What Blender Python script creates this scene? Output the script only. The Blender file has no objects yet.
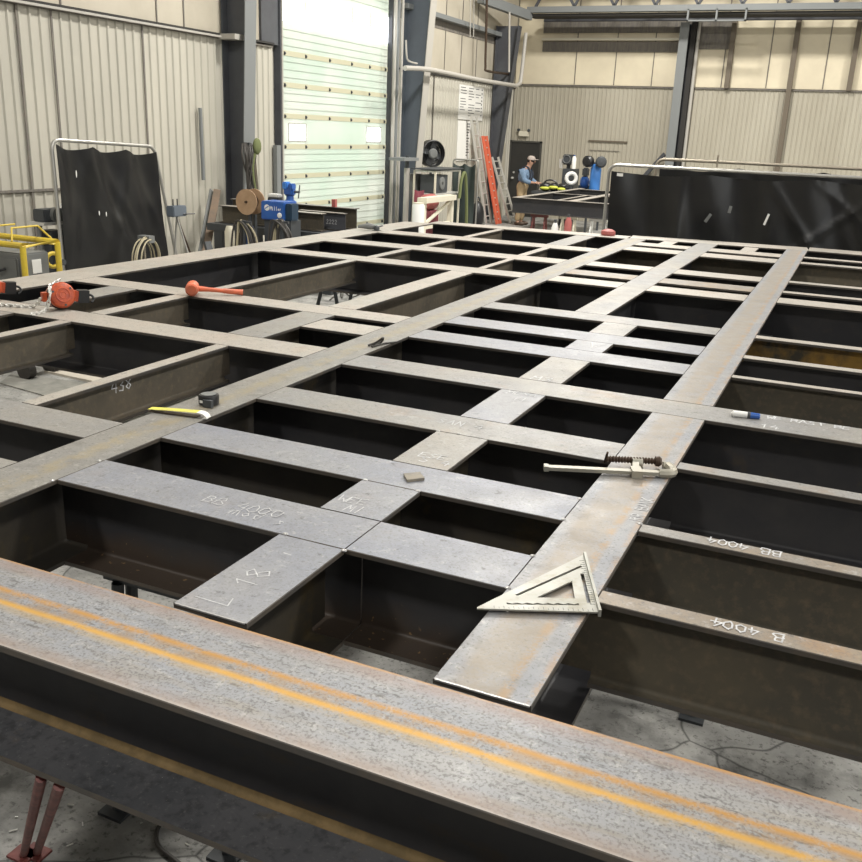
import bpy, bmesh, math, random
from mathutils import Vector, Matrix
random.seed(7)
SC = bpy.context.scene
COL = SC.collection
V = Vector
PI = math.pi

LAMP, DAY, SIDE_FILL, EXPO = 560, 330, 330, 0.0
# ------------------------------------------------------------------ camera
TILT, ROLL, YAW, F = 0.314026319, 0.0417405688, -0.413281423, 924.09555
EYE = V((0, 0, 2.3))
fw = V((math.sin(YAW)*math.cos(TILT), math.cos(YAW)*math.cos(TILT), -math.sin(TILT)))
r0 = V((math.cos(YAW), -math.sin(YAW), 0)); u0 = r0.cross(fw)
rt = r0*math.cos(ROLL) + u0*math.sin(ROLL); up = -r0*math.sin(ROLL) + u0*math.cos(ROLL)
cam = bpy.data.cameras.new('camera'); cam.sensor_width = 36; cam.lens = 36*F/862
cam.clip_start = 0.05; cam.clip_end = 200
co = bpy.data.objects.new('camera', cam); COL.objects.link(co)
co.matrix_world = Matrix(((rt.x, up.x, -fw.x, EYE.x), (rt.y, up.y, -fw.y, EYE.y), (rt.z, up.z, -fw.z, EYE.z), (0, 0, 0, 1)))
SC.camera = co
def _ray(x, y): return rt*((x-431)/F) - up*((y-431)/F) + fw
def onX(x, y, X): d = _ray(x, y); return EYE + d*((X-EYE.x)/d.x)     # point seen at a pixel, on the plane x = X
def onY(x, y, Y): d = _ray(x, y); return EYE + d*((Y-EYE.y)/d.y)
def onZ(x, y, Z): d = _ray(x, y); return EYE + d*((Z-EYE.z)/d.z)

# ------------------------------------------------------------------ materials
def mat(name, col=(.5, .5, .5), rough=.6, metal=0., spec=.5, emit=None, es=0., bump=0., bscale=30., var=None, vscale=4., vdetail=6., stretch=None, alpha=None, trans=0.):
    m = bpy.data.materials.new(name); m.use_nodes = True
    nt = m.node_tree; N = nt.nodes; L = nt.links
    b = N['Principled BSDF']
    b.inputs['Base Color'].default_value = (*col, 1); b.inputs['Roughness'].default_value = rough
    b.inputs['Metallic'].default_value = metal; b.inputs['Specular IOR Level'].default_value = spec
    if trans: b.inputs['Transmission Weight'].default_value = trans
    if emit: b.inputs['Emission Color'].default_value = (*emit, 1); b.inputs['Emission Strength'].default_value = es
    if var or bump:
        tc = N.new('ShaderNodeTexCoord'); mp = N.new('ShaderNodeMapping'); L.new(tc.outputs['Object'], mp.inputs[0])
        if stretch: mp.inputs['Scale'].default_value = stretch
    if var:
        n = N.new('ShaderNodeTexNoise'); n.inputs['Scale'].default_value = vscale; n.inputs['Detail'].default_value = vdetail; n.inputs['Roughness'].default_value = .6
        L.new(mp.outputs[0], n.inputs['Vector'])
        r = N.new('ShaderNodeValToRGB'); L.new(n.outputs['Fac'], r.inputs[0])
        r.color_ramp.elements[0].position = .35; r.color_ramp.elements[1].position = .65
        r.color_ramp.elements[0].color = (*col, 1); r.color_ramp.elements[1].color = (*var, 1)
        L.new(r.outputs[0], b.inputs['Base Color'])
    if bump:
        n2 = N.new('ShaderNodeTexNoise'); n2.inputs['Scale'].default_value = bscale; n2.inputs['Detail'].default_value = 5
        L.new(mp.outputs[0], n2.inputs['Vector'])
        bp = N.new('ShaderNodeBump'); bp.inputs['Strength'].default_value = bump; bp.inputs['Distance'].default_value = .01
        L.new(n2.outputs['Fac'], bp.inputs['Height']); L.new(bp.outputs[0], b.inputs['Normal'])
    return m

def layered(name, layers, rough=.55, metal=0., spec=.5, bump=.15, bscale=60., rvar=.15, tints=None):
    """layers: first is a base colour, the rest (colour, scale, lo, hi, stretch, amount, detail) are painted through noise masks"""
    m = bpy.data.materials.new(name); m.use_nodes = True
    nt = m.node_tree; N = nt.nodes; L = nt.links; b = N['Principled BSDF']
    b.inputs['Metallic'].default_value = metal; b.inputs['Specular IOR Level'].default_value = spec
    tc = N.new('ShaderNodeTexCoord')
    prev = N.new('ShaderNodeRGB'); prev.outputs[0].default_value = (*layers[0], 1); out = prev.outputs[0]
    for i, (c, sc, lo, hi, st, am, det) in enumerate(layers[1:]):
        mp = N.new('ShaderNodeMapping'); mp.inputs['Scale'].default_value = st; mp.inputs['Location'].default_value = (i*3.7, i*1.9, i*.7)
        L.new(tc.outputs['Object'], mp.inputs[0])
        n = N.new('ShaderNodeTexNoise'); n.inputs['Scale'].default_value = sc; n.inputs['Detail'].default_value = det; n.inputs['Roughness'].default_value = .65
        L.new(mp.outputs[0], n.inputs['Vector'])
        mr = N.new('ShaderNodeMapRange'); mr.inputs[1].default_value = lo; mr.inputs[2].default_value = hi; mr.inputs[4].default_value = am
        L.new(n.outputs['Fac'], mr.inputs[0])
        mx = N.new('ShaderNodeMix'); mx.data_type = 'RGBA'; L.new(mr.outputs[0], mx.inputs[0]); L.new(out, mx.inputs[6]); mx.inputs[7].default_value = (*c, 1)
        out = mx.outputs[2]
    n = N.new('ShaderNodeTexNoise'); n.inputs['Scale'].default_value = bscale; n.inputs['Detail'].default_value = 6; L.new(tc.outputs['Object'], n.inputs['Vector'])
    bp = N.new('ShaderNodeBump'); bp.inputs['Strength'].default_value = bump; bp.inputs['Distance'].default_value = .004
    L.new(n.outputs['Fac'], bp.inputs['Height']); L.new(bp.outputs[0], b.inputs['Normal'])
    n3 = N.new('ShaderNodeTexNoise'); n3.inputs['Scale'].default_value = 9; n3.inputs['Detail'].default_value = 4; L.new(tc.outputs['Object'], n3.inputs['Vector'])
    mr = N.new('ShaderNodeMapRange'); mr.inputs[3].default_value = rough-rvar; mr.inputs[4].default_value = rough+rvar
    L.new(n3.outputs['Fac'], mr.inputs[0]); L.new(mr.outputs[0], b.inputs['Roughness'])
    L.new(out, b.inputs['Base Color'])
    m['out'] = ''
    return m, out, tc, b

S3 = (1, 1, 1)
RUST = (.33, .15, .045)
def steel_top(name, c1, c2, rust=.4, stretch=(1, 1, 1)):
    s = stretch; s3 = (s[0]*1., s[1]*1., 1)
    return layered(name, [c1, (c2, 2.2, .38, .62, s3, 1, 8), ((c1[0]*.68, c1[1]*.66, c1[2]*.64), 22, .52, .74, s3, .5, 8),
                          ((.30, .18, .085), 5, .56, .72, s3, rust, 9), ((.42, .415, .405), 45, .56, .70, s3, .5, 8), ((.06, .058, .055), 75, .60, .68, (s[0]*.5, s[1]*.5, 1), .6, 6), ((.13, .125, .12), 150, .52, .64, s3, .5, 4), ((.45, .44, .43), 7, .62, .68, s3, .3, 10)],
                   rough=.48, metal=.25, spec=.5, bump=.12)[0]
M = {}
LATE = {}
M['top_blue'] = steel_top('steel_cool_grey', (.225, .235, .268), (.262, .262, .270), .15)
M['top_warm'] = steel_top('steel_warm_grey', (.275, .258, .228), (.235, .233, .230), .35)
M['top_rust'] = steel_top('steel_rust_tinted', (.24, .23, .215), (.255, .20, .14), .65)
M['top_pale'] = steel_top('steel_pale_beige', (.42, .375, .325), (.35, .33, .29), .35)  # pale beige tops; on far beams the walls' warm reflection is painted in
M['web'] = layered('mill_scale_dark_shaded', [(.022, .022, .025), ((.036, .034, .034), 3, .4, .65, (1, 1, 1), 1, 6), ((.06, .042, .025), 9, .6, .75, (1, 1, 1), .5, 8)], rough=.5, spec=.4, bump=.08)[0]  # dark mill scale, deepened to paint in the shade below the flanges
def low_rust(name, base):
    m, out, tc, b = base; nt = m.node_tree; N = nt.nodes; L = nt.links
    sp = N.new('ShaderNodeSeparateXYZ'); L.new(tc.outputs['Object'], sp.inputs[0])
    n = N.new('ShaderNodeTexNoise'); n.inputs['Scale'].default_value = 6; n.inputs['Detail'].default_value = 8; L.new(tc.outputs['Object'], n.inputs['Vector'])
    ad = N.new('ShaderNodeMath'); ad.operation = 'MULTIPLY_ADD'; ad.inputs[1].default_value = .16; L.new(n.outputs['Fac'], ad.inputs[0]); L.new(sp.outputs[2], ad.inputs[2])
    mr = N.new('ShaderNodeMapRange'); mr.inputs[1].default_value = .11; mr.inputs[2].default_value = .18; mr.inputs[3].default_value = .55; mr.inputs[4].default_value = 0; L.new(ad.outputs[0], mr.inputs[0])
    mx = N.new('ShaderNodeMix'); mx.data_type = 'RGBA'; L.new(mr.outputs[0], mx.inputs[0]); L.new(out, mx.inputs[6]); mx.inputs[7].default_value = (.065, .042, .024, 1)
    vo = N.new('ShaderNodeTexNoise'); vo.inputs['Scale'].default_value = 55; L.new(tc.outputs['Object'], vo.inputs['Vector'])
    m2 = N.new('ShaderNodeMapRange'); m2.inputs[1].default_value = .68; m2.inputs[2].default_value = .72; L.new(vo.outputs['Fac'], m2.inputs[0])
    mu = N.new('ShaderNodeMath'); mu.operation = 'MULTIPLY'; L.new(m2.outputs[0], mu.inputs[0]); L.new(mr.outputs[0], mu.inputs[1])
    mx2 = N.new('ShaderNodeMix'); mx2.data_type = 'RGBA'; L.new(mu.outputs[0], mx2.inputs[0]); L.new(mx.outputs[2], mx2.inputs[6]); mx2.inputs[7].default_value = (.35, .22, .10, 1)
    L.new(mx2.outputs[2], b.inputs['Base Color']); return m
M['web_low'] = low_rust('mill_scale_rusty_foot', layered('mill_scale_rusty_foot', [(.026, .026, .029), ((.04, .038, .038), 3, .4, .65, (1, 1, 1), 1, 6)], rough=.5, spec=.4, bump=.08))
M['web_olive'] = layered('mill_scale_olive', [(.085, .072, .05), ((.06, .054, .042), 2.5, .4, .6, (1, 1, 1), 1, 8), ((.13, .10, .065), 30, .5, .7, (1, 1, 1), .6, 6), ((.2, .19, .15), 7, .72, .76, (1, 1, 1), .5, 5)], rough=.65, spec=.3, bump=.1)[0]  # olive brown webs, lighter than the dark ones
M['web_lit'] = layered('mill_scale_brown_lit', [(.125, .105, .078), ((.085, .075, .058), 2.5, .4, .6, (1, 1, 1), 1, 8), ((.17, .135, .09), 30, .5, .7, (1, 1, 1), .6, 6)], rough=.65, spec=.3, bump=.1)[0]  # brighter copy of the olive web; light on the stringers is painted in
M['web_mid'] = layered('mill_scale_brownish', [(.034, .031, .028), ((.05, .042, .03), 2.5, .42, .62, (1, 1, 1), 1, 8), ((.10, .07, .025), 5, .58, .72, (1, 1, 1), .7, 8)], rough=.6, spec=.35, bump=.1)[0]
M['web_yellow'] = layered('mill_scale_yellow_rust', [(.04, .035, .025), ((.25, .14, .025), 4, .42, .6, (1, 1, 1), .8, 9)], rough=.65, spec=.3)[0]
M['edge'] = layered('rolled_edge', [(.06, .055, .05), ((.11, .085, .06), 8, .4, .7, (1, 1, 1), .7, 6)], rough=.55, spec=.4, bump=.1)[0]

def add_bands(base, axis, bands, nscale=160, wob=.014):
    m, out, tc, b = base; nt = m.node_tree; N = nt.nodes; L = nt.links
    sp = N.new('ShaderNodeSeparateXYZ'); L.new(tc.outputs['Object'], sp.inputs[0])
    nz = N.new('ShaderNodeTexNoise'); nz.inputs['Scale'].default_value = nscale; nz.inputs['Detail'].default_value = 8; nz.inputs['Roughness'].default_value = .7; L.new(tc.outputs['Object'], nz.inputs['Vector'])
    nb = N.new('ShaderNodeTexNoise'); nb.inputs['Scale'].default_value = 14; nb.inputs['Detail'].default_value = 6; L.new(tc.outputs['Object'], nb.inputs['Vector'])
    av = N.new('ShaderNodeMath'); av.operation = 'MULTIPLY_ADD'; av.inputs[1].default_value = .5; L.new(nb.outputs['Fac'], av.inputs[0])
    hf = N.new('ShaderNodeMath'); hf.operation = 'MULTIPLY'; hf.inputs[1].default_value = .5; L.new(nz.outputs['Fac'], hf.inputs[0]); L.new(hf.outputs[0], av.inputs[2])
    nz2 = N.new('ShaderNodeTexNoise'); nz2.inputs['Scale'].default_value = 2.5; L.new(tc.outputs['Object'], nz2.inputs['Vector'])
    o = out
    for (c0, w, soft, col, amt, nlo, nhi, lo) in bands:
        ad = N.new('ShaderNodeMath'); ad.operation = 'MULTIPLY_ADD'; ad.inputs[1].default_value = wob; L.new(nz2.outputs['Fac'], ad.inputs[0]); L.new(sp.outputs[axis], ad.inputs[2])
        s = N.new('ShaderNodeMath'); s.operation = 'SUBTRACT'; L.new(ad.outputs[0], s.inputs[0]); s.inputs[1].default_value = c0+wob/2
        a = N.new('ShaderNodeMath'); a.operation = 'ABSOLUTE'; L.new(s.outputs[0], a.inputs[0])
        mr = N.new('ShaderNodeMapRange'); mr.inputs[1].default_value = w; mr.inputs[2].default_value = w+soft; mr.inputs[3].default_value = 1; mr.inputs[4].default_value = 0
        L.new(a.outputs[0], mr.inputs[0])
        nr = N.new('ShaderNodeMapRange'); nr.inputs[1].default_value = nlo; nr.inputs[2].default_value = nhi; nr.inputs[3].default_value = lo; L.new(av.outputs[0], nr.inputs[0])
        mu = N.new('ShaderNodeMath'); mu.operation = 'MULTIPLY'; L.new(mr.outputs[0], mu.inputs[0]); L.new(nr.outputs[0], mu.inputs[1])
        m2 = N.new('ShaderNodeMath'); m2.operation = 'MULTIPLY'; L.new(mu.outputs[0], m2.inputs[0]); m2.inputs[1].default_value = amt
        mx = N.new('ShaderNodeMix'); mx.data_type = 'RGBA'; L.new(m2.outputs[0], mx.inputs[0]); L.new(o, mx.inputs[6]); mx.inputs[7].default_value = (*col, 1); o = mx.outputs[2]
    L.new(o, b.inputs['Base Color']); return m
def front_top():
    base = layered('front_beam_top', [(.245, .253, .272), ((.285, .28, .275), 1.8, .4, .62, (1, 3, 1), 1, 8), ((.18, .17, .16), 14, .52, .70, (.6, 2, 1), .6, 8),
        ((.26, .215, .15), 4, .53, .70, (1, 5, 1), .5, 9), ((.06, .058, .055), 60, .58, .67, (.3, 1.2, 1), .75, 7), ((.42, .41, .39), 50, .55, .68, S3, .55, 8), ((.08, .075, .07), 150, .5, .62, S3, .6, 4)], rough=.46, metal=.25, bump=.12)
    z = 1.3535
    return add_bands(base, 1, [(1.49-z, .012, .03, (.25, .175, .145), .6, .35, .55, .3), (1.384-z, .001, .014, (.44, .22, .035), 1, .38, .50, .2), (1.340-z, .003, .012, (.54, .30, .045), 1, .36, .47, .4),
        (1.362-z, .012, .02, (.27, .17, .08), .55, .42, .54, .0), (1.322-z, .0, .018, (.36, .26, .12), .5, .4, .5, .0), (1.503-z, .002, .010, (.42, .22, .06), .9, .38, .5, .3), (1.204-z, .012, .035, (.26, .20, .165), .75, .35, .55, .3), (1.206-z, .001, .006, (.4, .36, .32), .6, .3, .5, .2)], 150)
M['front_top'] = front_top()
xd_ = -.534+2.2
M['top_girder_right'] = add_bands(layered('right_girder_top', [(.235, .243, .262), ((.275, .268, .262), 3, .4, .62, (1, 1, 1), .9, 8), ((.12, .115, .11), 18, .52, .7, S3, .6, 8), ((.42, .41, .39), 40, .56, .68, S3, .5, 8), ((.06, .055, .05), 120, .55, .66, S3, .6, 5)], rough=.48, metal=.25, bump=.12),
    0, [(xd_-.01, .045, .03, (.255, .215, .165), .8, .36, .56, .25), (xd_+.045, .004, .014, (.33, .20, .08), .55, .44, .54, .0), (xd_+.104, .004, .012, (.36, .21, .09), .45, .46, .54, .0)], 130, .03)
xg_ = -2.2265+2.2
M['top_girder_left'] = add_bands(layered('left_girder_top', [(.225, .218, .205), ((.25, .235, .205), 2.5, .4, .62, (1, 1, 1), .9, 8), ((.12, .112, .10), 16, .52, .7, S3, .6, 8), ((.42, .40, .37), 40, .56, .68, S3, .5, 8), ((.06, .055, .05), 110, .55, .66, S3, .6, 5)], rough=.48, metal=.25, bump=.12),
    0, [(xg_+.01, .02, .03, (.30, .245, .14), .6, .42, .56, .0)], 130, .03)
M['front_web'] = layered('front_beam_web', [(.034, .034, .038), ((.045, .044, .046), 3, .4, .6, (1, 1, 1), 1, 6), ((.06, .045, .028), 6, .58, .7, (1, 1, 2), .6, 7)], rough=.5, spec=.35, bump=.08)[0]
M['front_lower'] = layered('front_beam_lower_flange', [(.055, .057, .062), ((.075, .075, .08), 5, .4, .6, (1, 1, 1), 1, 8), ((.12, .09, .05), 9, .64, .76, (1, 1, 1), .6, 8), ((.3, .29, .27), 120, .72, .76, (1, 1, 1), .6, 2), ((.025, .025, .027), 40, .5, .64, S3, .6, 7), ((.12, .12, .12), 90, .58, .68, S3, .6, 5)], rough=.5, spec=.4, bump=.12)[0]
M['fillet'] = layered('rusty_fillet', [(.12, .085, .04), ((.19, .13, .06), 14, .42, .62, (1, 1, 1), .9, 8)], rough=.7, spec=.2)[0]
M['chalk'] = mat('white_chalk', (.62, .62, .62), .95, var=(.40, .40, .41), vscale=60)
M['weld'] = mat('bright_weld', (.42, .41, .40), .4, .5)
M['cream'] = mat('cream_insulation_facing', (.50, .455, .37), .6, var=(.43, .39, .31), vscale=1.3, bump=.3, bscale=3)
M['cream_back'] = mat('cream_insulation_facing_back', (.72, .645, .48), .6, var=(.62, .55, .41), vscale=1.1, bump=.3, bscale=3)
M['liner'] = mat('beige_liner_panel', (.50, .475, .405), .5, var=(.44, .42, .36), vscale=1.5, stretch=(1, 1, .3))
M['liner_back'] = mat('grey_beige_liner_panel', (.42, .39, .315), .55, var=(.36, .33, .26), vscale=1.1, stretch=(1, 1, .25))
M['dark'] = mat('dark_gap', (.03, .028, .025), .8)
M['dirt_shade'] = mat('grimy_shaded_band', (.13, .12, .11), .8, var=(.2, .18, .15), vscale=9, stretch=(3, 3, .5))
M['rail'] = mat('painted_rail', (.42, .40, .36), .5)
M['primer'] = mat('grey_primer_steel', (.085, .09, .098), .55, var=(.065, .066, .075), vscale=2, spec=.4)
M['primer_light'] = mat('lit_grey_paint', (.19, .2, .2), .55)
M['bluegrey'] = mat('blue_grey_steel', (.13, .155, .185), .5, var=(.11, .13, .155), vscale=2)
M['brown'] = mat('brown_primer_steel', (.13, .105, .075), .6)
M['fiberglass'] = None
def fiber():
    m = bpy.data.materials.new('translucent_fiberglass'); m.use_nodes = True; nt = m.node_tree; N = nt.nodes; L = nt.links
    N.remove(N['Principled BSDF']); o = N['Material Output']
    d = N.new('ShaderNodeBsdfDiffuse'); t = N.new('ShaderNodeBsdfTranslucent'); mx = N.new('ShaderNodeMixShader')
    tc = N.new('ShaderNodeTexCoord'); n = N.new('ShaderNodeTexNoise'); n.inputs['Scale'].default_value = .8; L.new(tc.outputs['Object'], n.inputs['Vector'])
    r = N.new('ShaderNodeValToRGB'); r.color_ramp.elements[0].color = (.60, .66, .585, 1); r.color_ramp.elements[1].color = (.69, .70, .64, 1); r.color_ramp.elements[0].position = .35; r.color_ramp.elements[1].position = .65
    L.new(n.outputs['Fac'], r.inputs[0]); L.new(r.outputs[0], d.inputs[0]); L.new(r.outputs[0], t.inputs[0])
    mx.inputs[0].default_value = .5; L.new(d.outputs[0], mx.inputs[1]); L.new(t.outputs[0], mx.inputs[2]); L.new(mx.outputs[0], o.inputs[0])
    return m
M['fiberglass'] = fiber()
M['seamband'] = mat('yellowed_section_seam', (.52, .50, .36), .6)
M['daylight_fill'] = mat('daylight_glazing', (.9, .95, 1), .3, emit=(.95, .98, 1), es=3.5)
M['black_cloth'] = mat('black_curtain_vinyl', (.008, .008, .009), .38, var=(.014, .014, .013), vscale=3, spec=.45, bump=.25, bscale=5)
M['green_cloth'] = mat('dark_green_curtain_vinyl', (.028, .04, .038), .5, var=(.05, .065, .058), vscale=4, stretch=(2, 2, .4))
M['tube'] = mat('galvanised_tube', (.42, .41, .38), .38, .6)
M['tube_rust'] = mat('tarnished_tube', (.33, .29, .23), .5, .5)
M['yellow'] = mat('yellow_painted_tube', (.62, .46, .035), .45, var=(.5, .36, .05), vscale=12)
M['machine'] = mat('grey_machine_cover', (.17, .175, .17), .5, var=(.14, .145, .14), vscale=5)
M['machine_dark'] = mat('dark_machine_body', (.05, .055, .06), .5)
M['black'] = mat('black_plastic', (.015, .015, .016), .4)
M['rubber'] = mat('rubber_hose', (.045, .04, .035), .5)
M['cable_pale'] = mat('pale_cable', (.42, .37, .25), .6)
M['wood'] = mat('plywood_disc', (.42, .28, .17), .7, var=(.36, .23, .13), vscale=9)
M['blue'] = mat('blue_paint', (.025, .09, .34), .35, var=(.03, .12, .40), vscale=5)
M['blue_bright'] = mat('bright_blue_paint', (.06, .22, .60), .4)
M['blue_dark'] = mat('dark_teal_plastic', (.012, .035, .065), .45)
M['white'] = mat('white_paint', (.75, .75, .72), .5)
M['offwhite'] = mat('cream_paint', (.66, .62, .50), .5)
M['paper'] = mat('white_paper', (.78, .77, .73), .8)
M['red'] = mat('red_oxide_paint', (.10, .022, .02), .5, var=(.20, .06, .05), vscale=18)
M['red_faded'] = mat('faded_red_paint', (.40, .10, .09), .55, var=(.32, .09, .08), vscale=9)
M['maroon'] = mat('maroon_cloth', (.20, .045, .06), .8)
M['orange'] = mat('orange_hoist_paint', (.56, .09, .018), .35, var=(.34, .05, .02), vscale=28)
M['orange_mallet'] = mat('orange_urethane', (.66, .14, .06), .5, var=(.45, .13, .07), vscale=18)
M['ladder_orange'] = mat('orange_fibreglass_rail', (.62, .12, .06), .5)
M['alu'] = mat('aluminium', (.66, .65, .61), .4, .5)
M['alu_square'] = layered('cast_aluminium_worn', [(.33, .325, .29), ((.25, .23, .165), 18, .5, .65, (1, 1, 1), .6, 6)], rough=.45, metal=.35, bump=.05, bscale=120)[0]
M['clamp'] = mat('pale_zinc_bar', (.35, .34, .295), .45, .35, var=(.38, .35, .28), vscale=25)
M['thread'] = mat('brown_greased_thread', (.07, .045, .03), .45, .4)
M['yellow_tape'] = mat('yellow_blade', (.72, .68, .08), .4, var=(.6, .55, .12), vscale=20)
M['green_hivis'] = mat('yellow_green_fabric', (.55, .58, .08), .7)
M['door'] = mat('dark_brown_door', (.03, .03, .028), .4, var=(.04, .038, .034), vscale=2)
M['frame_dark'] = mat('dark_door_frame', (.06, .058, .05), .5)
M['skin'] = mat('skin', (.45, .26, .18), .6)
M['denim'] = mat('blue_denim_shirt', (.17, .25, .36), .85, var=(.13, .2, .3), vscale=20)
M['tan'] = mat('tan_canvas', (.38, .28, .16), .85)
M['strap'] = mat('dark_strap', (.03, .035, .05), .8)
M['cap'] = mat('pale_cap', (.42, .36, .32), .8)
M['hair'] = mat('dark_hair', (.03, .02, .015), .8)
M['board'] = mat('sun_bleached_board', (.55, .50, .42), .8)
M['plate'] = layered('scrap_plate', [(.19, .17, .14), ((.25, .22, .17), 30, .45, .6, (1, 1, 1), 1, 5)], rough=.6)[0]
M['foil'] = mat('silver_insulation', (.36, .36, .36), .4, var=(.2, .2, .2), vscale=5)
M['greeny'] = mat('olive_rag', (.13, .15, .06), .9)

def concrete():
    m, out, tc, b = layered('concrete_floor', [(.36, .355, .335), ((.19, .187, .175), 1.2, .42, .62, (1, 1, 1), .9, 8), ((.44, .43, .40), 6, .48, .64, (1, 1, 1), .7, 9),
        ((.06, .06, .056), 2.6, .52, .66, (1, 1, 1), .75, 9), ((.07, .07, .065), 45, .54, .66, (1, 1, 1), .7, 7), ((.55, .54, .5), 90, .7, .74, (1, 1, 1), .5, 2)], rough=.7, spec=.3, bump=.35, bscale=35)
    nt = m.node_tree; N = nt.nodes; L = nt.links
    vo = N.new('ShaderNodeTexVoronoi'); vo.feature = 'DISTANCE_TO_EDGE'; vo.inputs['Scale'].default_value = 1.1
    nn = N.new('ShaderNodeTexNoise'); nn.inputs['Scale'].default_value = 2; L.new(tc.outputs['Object'], nn.inputs['Vector'])
    mxv = N.new('ShaderNodeMix'); mxv.data_type = 'VECTOR'; mxv.inputs[0].default_value = .2; L.new(tc.outputs['Object'], mxv.inputs[4]); L.new(nn.outputs['Color'], mxv.inputs[5]); L.new(mxv.outputs[1], vo.inputs['Vector'])
    mr = N.new('ShaderNodeMapRange'); mr.inputs[1].default_value = 0; mr.inputs[2].default_value = .007; mr.inputs[3].default_value = .8; mr.inputs[4].default_value = 0; L.new(vo.outputs['Distance'], mr.inputs[0])
    mx = N.new('ShaderNodeMix'); mx.data_type = 'RGBA'; L.new(mr.outputs[0], mx.inputs[0]); L.new(out, mx.inputs[6]); mx.inputs[7].default_value = (.03, .03, .028, 1)
    L.new(mx.outputs[2], b.inputs['Base Color'])
    return m
M['concrete'] = concrete()

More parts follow.
